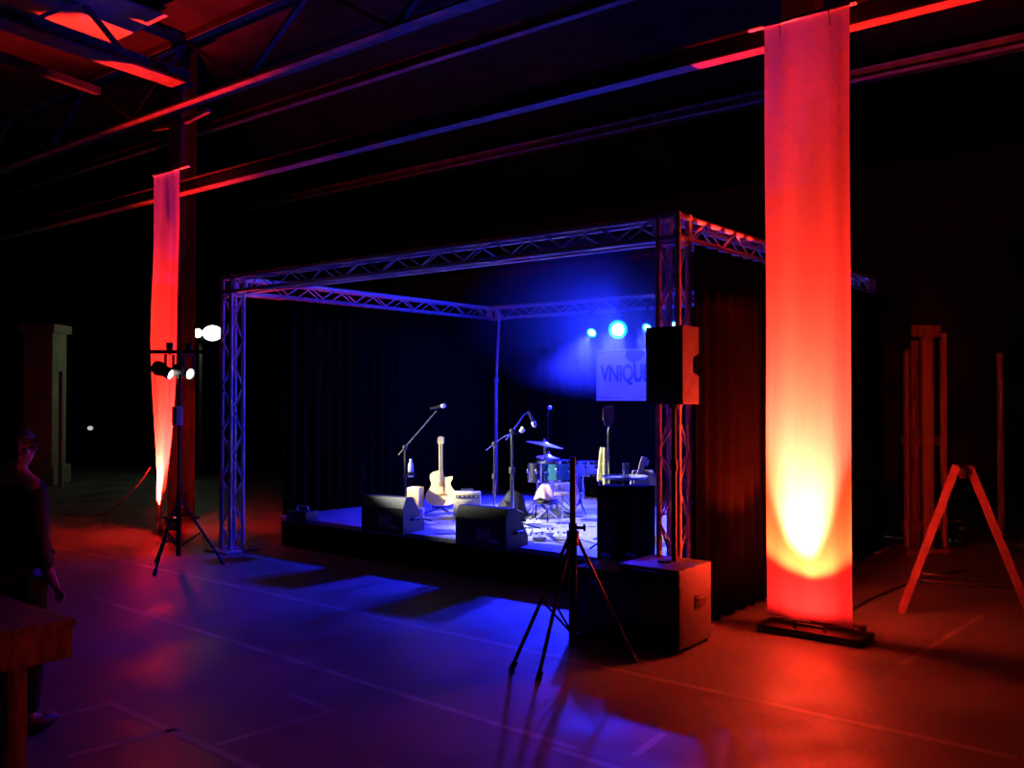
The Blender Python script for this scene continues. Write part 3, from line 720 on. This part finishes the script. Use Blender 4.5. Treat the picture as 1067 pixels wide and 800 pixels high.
# rug added to carry the white-lit patch of the deck
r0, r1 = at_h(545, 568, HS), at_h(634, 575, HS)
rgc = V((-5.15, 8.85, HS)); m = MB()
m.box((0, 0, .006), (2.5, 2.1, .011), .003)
tag(put('rug', m, RUGM, loc=rgc), 'grey rug added over the white-lit deck under the drums and pedals', 'rug')

# pedals
def pedal(lab, px, py, col, sz, rz):
    c = at_h(px, py, HS + .012); x, y, z = sz
    t = thing('effect_pedal', lab, 'pedal', (c.x, c.y, HS + .012), rz, 'effect pedals on the grey rug')
    m = MB().prism([(-y / 2, 0), (y / 2, 0), (y / 2, z), (-y / 2, z * .62)], -x / 2, x / 2, 'YZ')
    put('enclosure', m, col, t, ang=20)
    for k in range(2): put('knob', MB().cyl((-x * .22 + x * .44 * k, y * .3, z * .9), (-x * .22 + x * .44 * k, y * .3, z + .016), .01), BLKPL, t)
    put('footswitch', MB().cyl((0, -y * .25, z * .62), (0, -y * .25, z * .85), .011), CHROME, t)
PG = mat('pedal_grey', (.5, .5, .48), .4); PC = mat('pedal_cream', (.72, .72, .55), .4); PB = mat('pedal_pale', (.66, .68, .72), .35); PO = mat('pedal_olive', (.42, .45, .28), .4)
for i, (px, py, c, sz, lab) in enumerate(((537, 542, PB, (.1, .14, .06), 'pale pedal at the far left beside the right monitor'), (549, 541, PO, (.13, .13, .06), 'olive pedal at the back of the pedal row'),
        (556, 548, PC, (.15, .13, .07), 'brightest cream pedal near the drum stool'), (549, 556, PC, (.1, .12, .05), 'cream pedal at the front left of the pedals'),
        (562, 562, PO, (.14, .12, .05), 'olive pedal at the very front of the pedals'), (573, 557, PG, (.1, .12, .05), 'grey pedal in the middle of the front pedals'),
        (584, 561, PB, (.14, .12, .05), 'pale pedal at the right front near the tripod pole'), (540, 563, PB, (.09, .12, .05), 'small pale pedal at the front left corner'))):
    pedal(lab, px, py, c, sz, TH + random.uniform(-.3, .3))
m = MB(); pts = []
for px, py in ((537, 549), (545, 553), (556, 556), (566, 554), (578, 564), (592, 566), (604, 562), (620, 566), (632, 570)): pts.append(at_h(px, py, HS + .02))
m.tube(pts, .006); tag(put('audio_cable', m, BLKPL), 'black cable trailing among the pedals on the rug', 'cable')

# ------------------------------------------------------------------ drums
def drum(t, c, R, z0, z1, shell, axis=(0, 0, 1), lugs=8, name='shell'):
    c = V(c)
    body = put(name, MB().lathe([(R * .98, z0), (R * .98, z1), (R * .9, z1), (R * .9, z0)], c, axis, 32), shell, t)
    put('drum_head', MB().lathe([(R * .97, z1 + .004), (R * .5, z1 + .006), (.001, z1 + .006)], c, axis, 32), SKINW, t)
    for z in (z0, z1): put('hoop', MB().lathe([(R * 1.0, z - .014), (R * 1.05, z - .014), (R * 1.05, z + .014), (R * 1.0, z + .014)], c, axis, 32), CHROME, t)
    q = V(axis).to_track_quat('Z', 'Y').to_matrix()
    for k in range(lugs):
        a = 2 * PI * k / lugs; d = q @ V((math.cos(a), math.sin(a), 0)); ax = q @ V((0, 0, 1))
        lg = put('lug', MB().cyl(c + d * R * 1.02 + ax * (z0 + .02), c + d * R * 1.02 + ax * (z1 - .02), .008, n=8), CHROME, t)
        put('lug_casing', MB().box(c + d * R * 1.02 + ax * (z0 * .4 + z1 * .6), (.03, .03, .05), .008), CHROME, lg)
DD = 11.0
c = at_d(577, 491, DD); cz = c.z - HS
t = thing('tom_drum', 'teal drum with chrome rim on a chrome stand', 'drum', (c.x, c.y, HS), 0)
drum(t, (0, 0, cz), .21, -.1, .12, TEAL)
for a in (30, 150, 270):
    ca, sa = math.cos(math.radians(a)), math.sin(math.radians(a)); put('leg', MB().cyl((0, 0, .22), (ca * .26, sa * .26, .012), .01), CHROME, t)
    put('cradle_arm', MB().tube([(0, 0, cz - .16), (ca * .2, sa * .2, cz - .13), (ca * .225, sa * .225, cz - .07)], .008), CHROME, t)
put('pole', MB().cyl((0, 0, .1), (0, 0, cz - .15), .014), CHROME, t)
# bass drum
bd = at_d(585, 522, DD + .35)
t = thing('bass_drum', 'dark bass drum lying on its side behind the drum stool', 'drum', (bd.x, bd.y, HS), TH - .25)
RB = .25
drum(t, (0, 0, RB + .02), RB, -.2, .2, mat('black_shell', (.008, .008, .01), .4), (0, -1, 0), 8)
bpy.data.objects[[c_.name for c_ in t.children if c_.name.startswith('drum_head')][0]].data.materials[0] = mat('black_head', (.03, .03, .035), .5)
for s_ in (-1, 1): put('spur', MB().cyl((s_ * .24, -.1, .2), (s_ * .34, -.18, .01), .009), CHROME, t)
# hi-hat, snare hardware at left
c = at_d(560, 492, DD - .1)
t = thing('snare_drum', 'small chrome snare drum left of the teal drum', 'drum', (c.x, c.y, HS), 0); cz2 = c.z - HS
drum(t, (0, 0, cz2), .12, -.1, .1, CHROME, (0, 0, 1), 6)
put('pole', MB().cyl((0, 0, .1), (0, 0, cz2 - .1), .013), CHROME, t)
for a in (60, 180, 300):
    ca, sa = math.cos(math.radians(a)), math.sin(math.radians(a)); put('leg', MB().cyl((0, 0, .25), (ca * .24, sa * .24, .012), .01), CHROME, t)
# cymbals
def cymbal(lab, px, py, R, z, tilt, rz=0, both=False):
    c = at_d(px, py, z); hgt = c.z - HS; t = thing('cymbal_stand', lab, 'cymbal', (c.x, c.y, HS), rz)
    ax = V((math.sin(tilt), 0, math.cos(tilt)))
    put('cymbal', MB().lathe([(.012, .028), (.03, .024), (.045, .012), (R * .5, .0), (R, -.018), (R, -.021), (R * .5, -.004), (.045, .007), (.012, .02)], (0, 0, hgt), ax, 40), BRASS, t)
    if both: put('cymbal', MB().lathe([(.012, -.075), (.045, -.06), (R * .5, -.046), (R, -.03), (R, -.033), (R * .5, -.05), (.045, -.065), (.012, -.08)], (0, 0, hgt), ax, 40), BRASS, t)
    put('pole', MB().cyl((0, 0, .1), (0, 0, hgt * .6), .014).cyl((0, 0, hgt * .55), (0, 0, hgt + .02), .009), CHROME, t)
    put('wing_nut', MB().cyl((0, 0, hgt + .02), (0, 0, hgt + .06), .012).box((0, 0, hgt + .05), (.05, .008, .02), .003), CHROME, t)
    put('felt_clutch', MB().cyl((0, 0, hgt - .12), (0, 0, hgt - .03), .022), CHROME, t)
    for a in (90, 210, 330):
        ca, sa = math.cos(math.radians(a)), math.sin(math.radians(a)); put('leg', MB().cyl((0, 0, .3), (ca * .28, sa * .28, .012), .009), CHROME, t)
cymbal('large cymbal tilted on a stand above the teal drum', 568, 462, .235, DD + .25, .2, TH)
cymbal('lower hi-hat cymbal pair beneath the large cymbal', 571, 475, .15, DD + .6, .1, TH, True)
# floor tom on the right
c = at_d(611, 486, DD + .2)
t = thing('floor_tom', 'white and chrome drum behind the towel, right of the teal drum', 'drum', (c.x, c.y, HS), 0); cz3 = c.z - HS
drum(t, (0, 0, cz3), .125, -.1, .05, mat('pearl_shell', (.4, .4, .43), .3), (0, 0, 1), 6)
for a in (20, 140, 260):
    ca, sa = math.cos(math.radians(a)), math.sin(math.radians(a)); put('leg', MB().cyl((ca * .14, sa * .14, cz3 - .02), (ca * .2, sa * .2, 0.0), .008), CHROME, t)
# stool with pink cloth
c = at_h(570, 544, HS)
t = thing('drum_stool', 'low chrome stool with a padded round seat in front of drums', 'stool', (c.x, c.y, HS + .012), TH)
put('seat', MB().lathe([(.1, .2), (.13, .205), (.135, .225), (.12, .245), (.001, .25)]), BLKPL, t); put('pole', MB().cyl((0, 0, .05), (0, 0, .2), .014), CHROME, t)
for a in (30, 150, 270):
    ca, sa = math.cos(math.radians(a)), math.sin(math.radians(a)); put('leg', MB().cyl((0, 0, .14), (ca * .17, sa * .17, .008), .01), CHROME, t)
m = MB(); sc_ = c
def pk(u, v):
    a = u * 2 * PI; r = .05 + .085 * (1 - v) ** .6 + .014 * math.sin(a * 4 + v * 3)
    return V((r * math.cos(a) - .02, r * .8 * math.sin(a), .263 + .16 * v + .018 * math.sin(a * 3) * (1 - v)))
m.grid(pk, 36, 12); bmesh.ops.remove_doubles(m.bm, verts=m.bm.verts, dist=1e-4)
bmesh.ops.holes_fill(m.bm, edges=[e_ for e_ in m.bm.edges if e_.is_boundary])
tag(put('cloth_bundle', m, PINK, loc=(c.x, c.y, HS + .012), ang=80), 'crumpled pinkish cloth bundle on the drum stool', 'cloth')
# drum stick / tan bar
a_, b_ = at_d(578, 514.5, DD - .7), at_d(594, 514, DD - .7)
t = thing('percussion_block', 'tan wooden bar on a thin chrome stand beside the stool', 'percussion', (a_.lerp(b_, .5).x, a_.lerp(b_, .5).y, HS + .012), TH)
hz_ = a_.z - HS - .012
put('bar', MB().box((0, 0, hz_), (.19, .04, .035), .006), PINE, t); put('pole', MB().cyl((0, 0, .02), (0, 0, hz_ - .017), .009), CHROME, t); put('base', MB().lathe([(.1, 0), (.1, .012), (.02, .02)]), CHROME, t)

# ------------------------------------------------------------------ right stage cluster
D5 = 8.5
tc_ = at_d(651, 497, D5)
t = thing('tray_table', 'small round tray table with blue-lit top near right tower', 'table', (tc_.x, tc_.y, HS)); hT = tc_.z - HS
put('tray', MB().lathe([(.001, hT - .012), (.2, hT - .012), (.215, hT + .01), (.21, hT + .012), (.197, hT - .004), (.001, hT - .004)], n=40), mat('pale_tray', (.6, .6, .65), .3), t)
put('pole', MB().cyl((0, 0, .03), (0, 0, hT - .012), .014), BLKMT, t)
put('base', MB().lathe([(.16, 0), (.16, .014), (.03, .03)]), BLKMT, t)
c = tc_ + RT * (.005) - FL * .04
t = thing('drinking_glass', 'clear drinking glass standing on the round tray', 'glass', (c.x, c.y, tc_.z - .003))
put('glass', MB().lathe([(.001, .0), (.028, .0), (.034, .14), (.031, .14), (.026, .012), (.001, .012)]), GLASS, t)
put('water', MB().lathe([(.001, .013), (.026, .013), (.0285, .07), (.001, .07)]), mat('water_tint', (.5, .5, .8), .1), t)
c = tc_ + RT * (.01) - FL * .13
m = MB(); m.grid(lambda u, v: V(((u - .5) * .13, (v - .5) * .1, .006 + .022 * math.sin(u * 6) * math.sin(v * 5) ** 2)), 10, 8)
tag(put('napkin', m, PAPER, loc=(c.x, c.y, tc_.z), solid=.002), 'crumpled white napkin on the round tray before the glass', 'napkin')
# electric guitar leaning: pale neck
e0, e1 = at_d(656, 524, 8.95), at_d(671, 478, 8.95)
t = thing('electric_guitar', 'dark electric guitar with pale neck leaning behind the tray table', 'guitar', e0, TH)
loc_ = lambda p: Matrix.Rotation(-TH, 3, 'Z') @ (V(p) - e0)
dn = loc_(e1); ln = dn.length; ax = dn.normalized(); sd = V((0, 1, 0)).cross(ax).normalized()
m = MB(); m.bar(V((0, 0, 0)), ax * (ln - .06), .05, .02, V((0, 1, 0))); put('neck', m, MAPLE, t)
m = MB(); m.bar(ax * (ln - .09), ax * (ln + .02), .055, .016, V((0, 1, 0))); put('headstock', m, MAPLE, t)
R_ = Matrix((sd, V((0, 1, 0)), ax)).transposed().to_4x4()
bo = [(x * .85, z * .75 - .27) for x, z in body_outline()]
m = MB().prism(bo, -.02, .025); m.xform(R_); put('body', m, mat('dark_lacquer', (.05, .03, .03), .25), t, ang=50)
for k in range(4): m = MB(); p = ax * (ln - .05 + .018 * k) + sd * .04; m.cyl(p - sd * .008, p + sd * .016, .006); put('tuning_peg', m, CHROME, t)
t = thing('guitar_rack', 'low black stand under the leaning electric guitar', 'stand', (e0.x, e0.y, HS), TH)
bx = loc_(e0 - (e1 - e0).normalized() * .27)
put('cradle', MB().tube([(bx.x - .1, -.06, bx.z + e0.z - HS + .0), (bx.x - .1, .05, bx.z + e0.z - HS - .02), (bx.x + .1, .05, bx.z + e0.z - HS - .02), (bx.x + .1, -.06, bx.z + e0.z - HS + .0)], .009), BLKMT, t)
for a in (60, 180, 300): put('leg', MB().cyl((bx.x, .05, max(.02, bx.z + e0.z - HS - .02)), (bx.x + .2 * math.cos(math.radians(a)), .05 + .2 * math.sin(math.radians(a)), .01), .009), BLKMT, t)
# grey chair behind tower
c = at_d(681, 505, 9.5)
t = thing('plastic_chair', 'grey chair with rounded backrest half hidden by right tower', 'chair', (c.x, c.y, HS), TH + .3); hC = c.z - HS
GP = mat('grey_plastic', (.33, .29, .27), .5)
m = MB(); m.grid(lambda u, v: V(((u - .5) * (.36 - .12 * v * v), .2 + .05 * (1 - (2 * u - 1) ** 2) + .06 * v, hC - .17 + .3 * v)), 14, 8); put('backrest', m, GP, t, solid=.014, ang=80)
put('seat', MB().box((0, 0, hC - .28), (.38, .4, .03), .012), GP, t)
for sx in (-1, 1):
    for sy in (-1, 1): put('leg', MB().cyl((sx * .16, sy * .17, hC - .29), (sx * .18, sy * .2, 0), .012), CHROME, t)
    put('back_post', MB().cyl((sx * .15, .18, hC - .28), (sx * .15, .21, hC - .1), .01), CHROME, t)
# two black amps side by side
for px, lab in ((641, 'left of two black amplifiers with pale name plates, behind stage edge'), (668, 'right of two black amplifiers with pale name plates, by the tower')):
    c = at_h(px, 589, HS) + FL * .16
    t = thing('bass_amplifier', lab, 'amplifier', (c.x, c.y, HS), 0)
    put('cabinet', MB().box((0, 0, .34), (.2 if px == 641 else .22, .22, .66), .01), mat('flat_black', (.008, .008, .008), .9, spec=.1), t)
    put('grille', MB().box((0, -.114, .39), (.16 if px == 641 else .18, .012, .52), .003), GRILLE, t)
    put('name_plate', MB().box((0, -.12, .08), (.1, .01, .04), .003), GREY, t, label='pale name plate')
    m = MB()
    for sx in (-.07, .07): m.box((sx, 0, .006), (.03, .18, .012))
    put('feet', m, BLKPL, t)
# bottle and small things at the tower foot
c = at_d(694, 530, 7.25)
t = thing('rack_shelf', 'small black shelf unit with a shiny top beside the right tower', 'shelf', (c.x - .06, c.y + .45, HS), .0)
put('top', MB().box((0, 0, c.z - HS), (.22, .3, .025), .005), mat('glossy_black', (.05, .05, .06), .2), t)
put('body', MB().box((0, 0, (c.z - HS - .012) / 2), (.2, .28, c.z - HS - .03), .005), CASE, t)
t = thing('water_bottle', 'clear small bottle standing on the shiny black shelf', 'bottle', (c.x - .06, c.y + .42, c.z + .013))
put('bottle_body', MB().lathe([(.026, 0), (.03, .01), (.03, .11), (.012, .15), (.012, .17)]), mat('milky_pink', (.6, .5, .55), .25), t); put('cap', MB().cyl((0, 0, .17), (0, 0, .19), .014), WHITE, t)

# ------------------------------------------------------------------ printed sign
SYS = PLY1 - .2
s0, s1 = at_Y(621.5, 366, SYS), at_Y(621.5, 416, SYS); s2 = at_Y(673, 368, SYS); 
sw = (s2.x - s0.x) * 1.22; sh = s0.z - s1.z
t = thing('printed_sign', 'white cloth sign printed with dark capitals, hung at stage back', 'sign', (s0.x, SYS, s1.z))
m = MB(); m.grid(lambda u, v: V((u * sw, .012 * math.sin(u * 9) * (1 - v), v * sh)), 30, 12)
put('cloth', m, SIGNW, t, solid=.003)
put('bottom_batten', MB().box((sw / 2, -.004, .0), (sw, .02, .035), .004), WHITE, t)
put('top_batten', MB().box((sw / 2, -.004, sh), (sw, .02, .03), .004), SIGNW, t)
m = MB()
for sx in (.1, .9): m.cyl((sw * sx, .02, sh), (sw * sx, .06, TH_ - TS - s1.z + .02), .004, n=6)
put('cord', m, BLKMT, t)
def letters(body):
    tcur = bpy.data.curves.new('letters', 'FONT'); tcur.body = body; tcur.size = .42; tcur.space_character = .95; tcur.extrude = .002; tcur.offset = .009
    tmp = bpy.data.objects.new('tmp', tcur); COL.objects.link(tmp); bpy.context.view_layer.update()
    me = bpy.data.meshes.new_from_object(tmp.evaluated_get(bpy.context.evaluated_depsgraph_get())); COL.objects.unlink(tmp); bpy.data.objects.remove(tmp)
    return me
me5, me = letters('VNIQU'), letters('VNIQUE')
x0_, x5_ = min(v_.co.x for v_ in me5.vertices), max(v_.co.x for v_ in me5.vertices)
z0_, z1_ = min(v_.co.y for v_ in me.vertices), max(v_.co.y for v_ in me.vertices)
for v_ in me.vertices:
    x_, y_, z_ = v_.co; v_.co = V((sw * .08 + (x_ - x0_) / (x5_ - x0_) * sw * .70, -.022 - z_, sh * .29 + (y_ - z0_) / (z1_ - z0_) * sh * .42))
bpy.data.meshes.remove(me5); me.materials.clear(); me.materials.append(INK); me.name = 'lettering'
o = bpy.data.objects.new('lettering', me); COL.objects.link(o); o.parent = t; o['label'] = 'dark capital letters'
em = [(.50, .88), (.54, .80), (.59, .76), (.62, .76), (.625, .66), (.655, .66), (.66, .77), (.74, .79), (.80, .86), (.82, .93), (.78, .99), (.52, .99)]
put('emblem', MB().prism([(a * sw, b * sh) for a, b in em], -.021, -.017), INK, t, label='dark ragged emblem')

# ------------------------------------------------------------------ cable from the left banner
m = MB(); pts = [at_d(156, 487, 11.9), at_d(150, 497, 11.6), at_d(140, 510, 11.3), at_d(128, 522, 11.0)] + [at_h(x, y, .012) for x, y in ((112, 535), (98, 537), (82, 537), (68, 536))]
m.tube(pts, .011); tag(put('power_cable', m, mat('pale_cable', (.5, .38, .36), .5)), 'pale cable sagging from the left banner to the floor', 'cable')
m = MB(); m.tube([at_h(x, y, .012) for x, y in ((886, 636), (905, 625), (935, 612), (962, 603), (990, 596), (1010, 594))], .011)
tag(put('power_cable', m, BLKPL), 'dark cable on the floor right of the wide banner', 'cable')
c = at_h(893, 662); t = thing('junction_box', 'small black junction box on the floor at right banner edge', 'box', c, .2)
put('body', MB().box((0, 0, .04), (.13, .09, .08), .008), BLKPL, t); put('socket', MB().cyl((0, -.046, .045), (0, -.056, .045), .024), GREY, t)

# ------------------------------------------------------------------ timber rack and trestle on the right
rk = at_d(966, 560, 10.6); rk.z = 0
t = thing('timber_rack', 'tall rack of upright boards to the right of the stage curtain', 'rack', rk, TH)
def atk(px, z=10.6): return (px - 966) * z / F
HR = at_d(966, 336, 10.6).z
for px, w_, top_, bt_ in ((945, .035, -.35, 0), (967, .12, -.05, 0), (984, .05, -.12, 0)):
    put('upright', MB().box((atk(px), 0, (HR + top_) / 2), (w_, .08, HR + top_), .005), PINE, t)
put('crosspiece', MB().box((atk(964), -.045, HR - .1), (.34, .03, .14), .005), TIMBER, t)
put('crosspiece', MB().box((atk(964), .06, 1.3), (.5, .03, .12), .005), TIMBER, t)
put('crosspiece', MB().box((atk(964), .06, .3), (.5, .03, .12), .005), TIMBER, t)
for px, top_ in ((952, -.3), (959, -.2), (976, -.15)): put('board', MB().box((atk(px), .12, (HR + top_) / 2), (.09, .03, HR + top_), .004), TIMBER, t)
put('foot_bar', MB().box((atk(964), .05, .03), (.55, .4, .06), .006), TIMBER, t)
pp = at_d(1043, 500, 12.0); pp.z = 0
t = thing('scaffold_pole', 'thin grey scaffold pole standing far right', 'pole', pp); put('tube', MB().cyl((0, 0, .02), (0, 0, at_d(1043, 368, 12).z), .045), mat('grey_pole', (.4, .38, .34), .5), t); put('base_plate', MB().box((0, 0, .01), (.2, .2, .02), .003), STEEL, t)
# trestle
tr = at_h(1003, 645); t = thing('trestle', 'red and white A-shaped trestle standing at the right', 'trestle', tr, TH - math.atan(.494))
trd = (tr - CAM).dot(FL); ap = CH - (487 - 414) * trd / F
lx, rx_ = (944 - 1003) * trd / F, (1068 - 1003) * trd / F
for y_ in (0, .3):
    for x_, xt in ((lx, -.04), (rx_, .06)):
        m = MB(); m.bar((xt, y_, ap), (x_, y_, .0), .06, .03, V((0, 1, 0))); put('leg', m, REDP, t)
    put('spreader', MB().box(((lx + rx_) / 2, y_ + .03, .28), ((rx_ - lx) * .72, .015, .03), .003), BLKMT, t)
put('top_beam', MB().box((.01, .15, ap - .04), (.05, .42, .09), .006), BLKMT, t)
c = at_h(998, 567); t = thing('paint_bucket', 'small dark bucket on the floor behind the trestle', 'bucket', c)
put('pail', MB().lathe([(.1, 0), (.13, .22), (.135, .22), (.135, .228), (.122, .222), (.095, .008)]), BLKPL, t); put('bail_handle', MB().tube([(-.13, 0, .2), (-.1, -.02, .27), (0, -.03, .3), (.1, -.02, .27), (.13, 0, .2)], .004), GREY, t)

# ------------------------------------------------------------------ far left background
FLZ = 19.0
p = at_d(47, 420, FLZ); p.z = 0
t = thing('plaster_pillar', 'dim khaki pillar far back at the left', 'pillar', p, TH)
put('shaft', MB().box((0, 0, 1.65), (.6, .6, 3.3), .02), PLASTER, t); put('plinth', MB().box((0, 0, .2), (.75, .75, .4), .02), PLASTER, t); put('cap', MB().box((0, 0, 3.22), (.75, .75, .18), .02), PLASTER, t)  # pillar stops short of the ceiling, at the top of its lit part
m = MB(); p = at_d(64, 410, 18.4); p.z = 0; m.cyl((0, 0, 0), (0, 0, at_d(64, 387, 18.4).z), .05)
tag(put('drain_pipe', m, GREY, loc=p), 'thin grey pipe standing beside the khaki pillar', 'pipe')
# floodlight on a mast
FP = at_d(219, 347, 20.0)
t = thing('floodlight_mast', 'greenish white floodlight on a mast beyond the left tower', 'floodlight', (FP.x, FP.y, 0), TH)
mx_ = (207 - 219) * 20 / F
put('mast', MB().cyl((mx_, .12, 0), (mx_, .12, FP.z + .1), .045, .035).cyl((mx_, .12, FP.z - .02), (.1, .12, FP.z - .02), .03), STEEL, t)
put('base_plate', MB().box((mx_, .12, .01), (.3, .3, .02)), STEEL, t)
for dx, wd, hh_ in ((.05, .44, .34), (-.27, .2, .2)):
    hd_ = put('lamp_head', MB().box((dx, .06, FP.z), (wd + .06, .12, hh_ + .06), .02), BLKMT, t)
    put('lamp_glass', MB().sphere((dx, .0, FP.z), .5, (wd, .07, hh_)), emit_mat('flood_glass', (.72, 1.0, .84), 5), hd_)
spot('flood_beam', (FP.x + .1, FP.y - .2, FP.z), (p.x, p.y, 1.8), 25, (.75, 1, .7), 150, .5, .15)
c = at_d(94, 446, 17.0); t = thing('hanging_bulb', 'small white lamp glowing far back at the left', 'lamp', c)
put('bulb', MB().sphere((0, 0, 0), .05, (1, 1, .8)), emit_mat('bulb_glass', (1, .97, .92), .5), t); put('stem', MB().cyl((0, 0, .04), (0, 0, RH - c.z), .006, n=6), BLKMT, t)

# ------------------------------------------------------------------ timber table front left
tcn = at_h(80, 644, .78)
t = thing('work_table', 'rough timber table at the lower left corner', 'table', (tcn.x, tcn.y, 0))
TL, TW = 1.75, .85
for k in range(4):
    put('top_board', MB().box((-TW / 8 - k * TW / 4, -TL / 2, .765), (TW / 4 - .006, TL, .03), .004), TIMBER, t)
put('apron', MB().box((-.03, -TL / 2, .675), (.03, TL - .02, .15), .004), TIMBER, t); put('apron', MB().box((-TW + .03, -TL / 2, .675), (.03, TL - .02, .15), .004), TIMBER, t)
put('end_apron', MB().box((-TW / 2, -.03, .675), (TW - .1, .03, .15), .004), TIMBER, t)
for y_ in (-.24, -TL + .2):
    for x_ in (-.085, -TW + .085): put('leg', MB().box((x_, y_, .375), (.075, .09, .75), .004), TIMBER, t)
for s_, y_ in ((1, -.24), (-1, -TL + .2)):
    m = MB(); m.bar((-.09, y_ - s_ * .03, .33), (-.09, y_ - s_ * .42, .64), .035, .07); put('brace', m, TIMBER, t)

# ------------------------------------------------------------------ person
def skin(name, V_, E_, R_, m_, parent, sub=2, root=0):
    me = bpy.data.meshes.new(name); me.from_pydata([tuple(v) for v in V_], E_, [])
    o = bpy.data.objects.new(name, me); COL.objects.link(o)
    sk = o.modifiers.new('skin', 'SKIN'); sk.use_smooth_shade = True; sk.branch_smoothing = .6
    for i, r in enumerate(R_):
        d = me.skin_vertices[0].data[i]; d.radius = (r, r) if not isinstance(r, tuple) else r; d.use_root = (i == root)
    ss = o.modifiers.new('sub', 'SUBSURF'); ss.levels = sub; ss.render_levels = sub
    bpy.context.view_layer.update()
    me2 = bpy.data.meshes.new_from_object(o.evaluated_get(bpy.context.evaluated_depsgraph_get()))
    bpy.data.objects.remove(o); me2.name = name; me2.materials.clear(); me2.materials.append(m_)
    me2.polygons.foreach_set('use_smooth', [True] * len(me2.polygons))
    o2 = bpy.data.objects.new(name, me2); COL.objects.link(o2); o2.parent = parent; return o2
pc = at_d(18, 500, 4.95); pc.z = 0
ps = thing('person', 'person in dark clothes standing behind the timber table, facing the stage', 'person', pc, math.radians(12))
S = (CH - (445 - 414) * 4.95 / F) / 1.72     # scale for a figure built at 1.72 m
# local frame: +y is where the person faces
V_ = [(0, 0, .95), (0, .0, 1.12), (0, -.01, 1.3), (0, -.02, 1.42), (0, 0, 1.5), (0, .015, 1.56), (0, .012, 1.64), (0, .07, 1.555)]
R_ = [.125, .115, .13, .1, .05, .07, .085, .038]
E_ = [(0, 1), (1, 2), (2, 3), (3, 4), (4, 5), (5, 6), (5, 7)]
V_.append((0, .108, 1.585)); R_.append(.014); E_.append((7, 8))
for s_ in (-1, 1):
    V_.append((s_ * .078, .0, 1.595)); R_.append(.016); E_.append((5, len(V_) - 1))
    i = len(V_); V_ += [(s_ * .17, -.02, 1.39), (s_ * .215, -.05, 1.12), (s_ * .19, .06, .9), (s_ * .185, .1, .83)]; R_ += [.062, .046, .034, .036]
    E_ += [(3, i), (i, i + 1), (i + 1, i + 2), (i + 2, i + 3)]
    for k, (dx, ln_) in enumerate(((-.03, .07), (-.01, .08), (.01, .075), (.028, .06))):
        j_ = len(V_); V_ += [(s_ * .185 + dx * .6, .125, .79), (s_ * .185 + dx, .135 + .01, .79 - ln_ * .5), (s_ * .185 + dx, .13, .79 - ln_)]; R_ += [.011, .009, .008]; E_ += [(i + 3, j_), (j_, j_ + 1), (j_ + 1, j_ + 2)]
    j_ = len(V_); V_ += [(s_ * .15, .13, .815), (s_ * .135, .15, .78)]; R_ += [.012, .009]; E_ += [(i + 3, j_), (j_, j_ + 1)]
    i = len(V_); V_ += [(s_ * .095, 0, .86), (s_ * .11, .015, .48), (s_ * .12, -.02, .1), (s_ * .125, .1, .045)]; R_ += [.088, .058, .042, .035]
    E_ += [(0, i), (i, i + 1), (i + 1, i + 2), (i + 2, i + 3)]
sc3 = lambda L_: [V(v) * S for v in L_]
skin('body', sc3(V_), E_, [r * S for r in R_], SKINM, ps)
# jacket
Vj = [(0, 0, .86), (0, .0, 1.0), (0, 0, 1.14), (0, -.01, 1.3), (0, -.02, 1.41), (0, -.005, 1.475)]; Rj = [(.165, .14), (.16, .135), (.155, .13), (.17, .135), (.125, .11), (.07, .068)]; Ej = [(0, 1), (1, 2), (2, 3), (3, 4), (4, 5)]
for s_ in (-1, 1):
    i = len(Vj); Vj += [(s_ * .19, -.02, 1.375), (s_ * .235, -.05, 1.12), (s_ * .2, .05, .915)]; Rj += [.085, .066, .05]; Ej += [(4, i), (i, i + 1), (i + 1, i + 2)]
skin('jacket', sc3(Vj), Ej, [(r[0] * S, r[1] * S) if isinstance(r, tuple) else r * S for r in Rj], JACK, ps, 2, 2)
Vt = [(0, 0, .97)]; Rt = [(.16, .13)]; Et = []
for s_ in (-1, 1):
    i = len(Vt); Vt += [(s_ * .1, 0, .82), (s_ * .112, .015, .48), (s_ * .122, -.015, .1)]; Rt += [.105, .078, .062]; Et += [(0, i), (i, i + 1), (i + 1, i + 2)]
skin('trousers', sc3(Vt), Et, [(r[0] * S, r[1] * S) if isinstance(r, tuple) else r * S for r in Rt], TROU, ps)
for s_ in (-1, 1):
    m = MB(); m.sphere((s_ * .125 * S, .05 * S, .05 * S), .06 * S, (.85, 2.2, .8)); 
    for v_ in m.bm.verts: v_.co.z = max(v_.co.z, .0)
    put('shoe', m, BLKPL, ps)
    put('eye', MB().sphere((s_ * .031 * S, .088 * S, 1.6 * S), .011 * S, u=10, v=8), WHITE, ps)
m = MB(); m.sphere((0, -.012 * S, 1.635 * S), .1 * S, (.92, 1.04, .98), 24, 16)
bmesh.ops.delete(m.bm, geom=[v_ for v_ in m.bm.verts if v_.co.z < (1.54 if v_.co.y < -.02 else 1.645) * S], context='VERTS')
put('hair', m, HAIR, ps, solid=.012, ang=80)

# ------------------------------------------------------------------ view
scn.view_settings.view_transform = 'Standard'; scn.view_settings.look = 'None'
scn.view_settings.gamma = 1; scn.view_settings.exposure = 0; scn.view_settings.use_curve_mapping = False
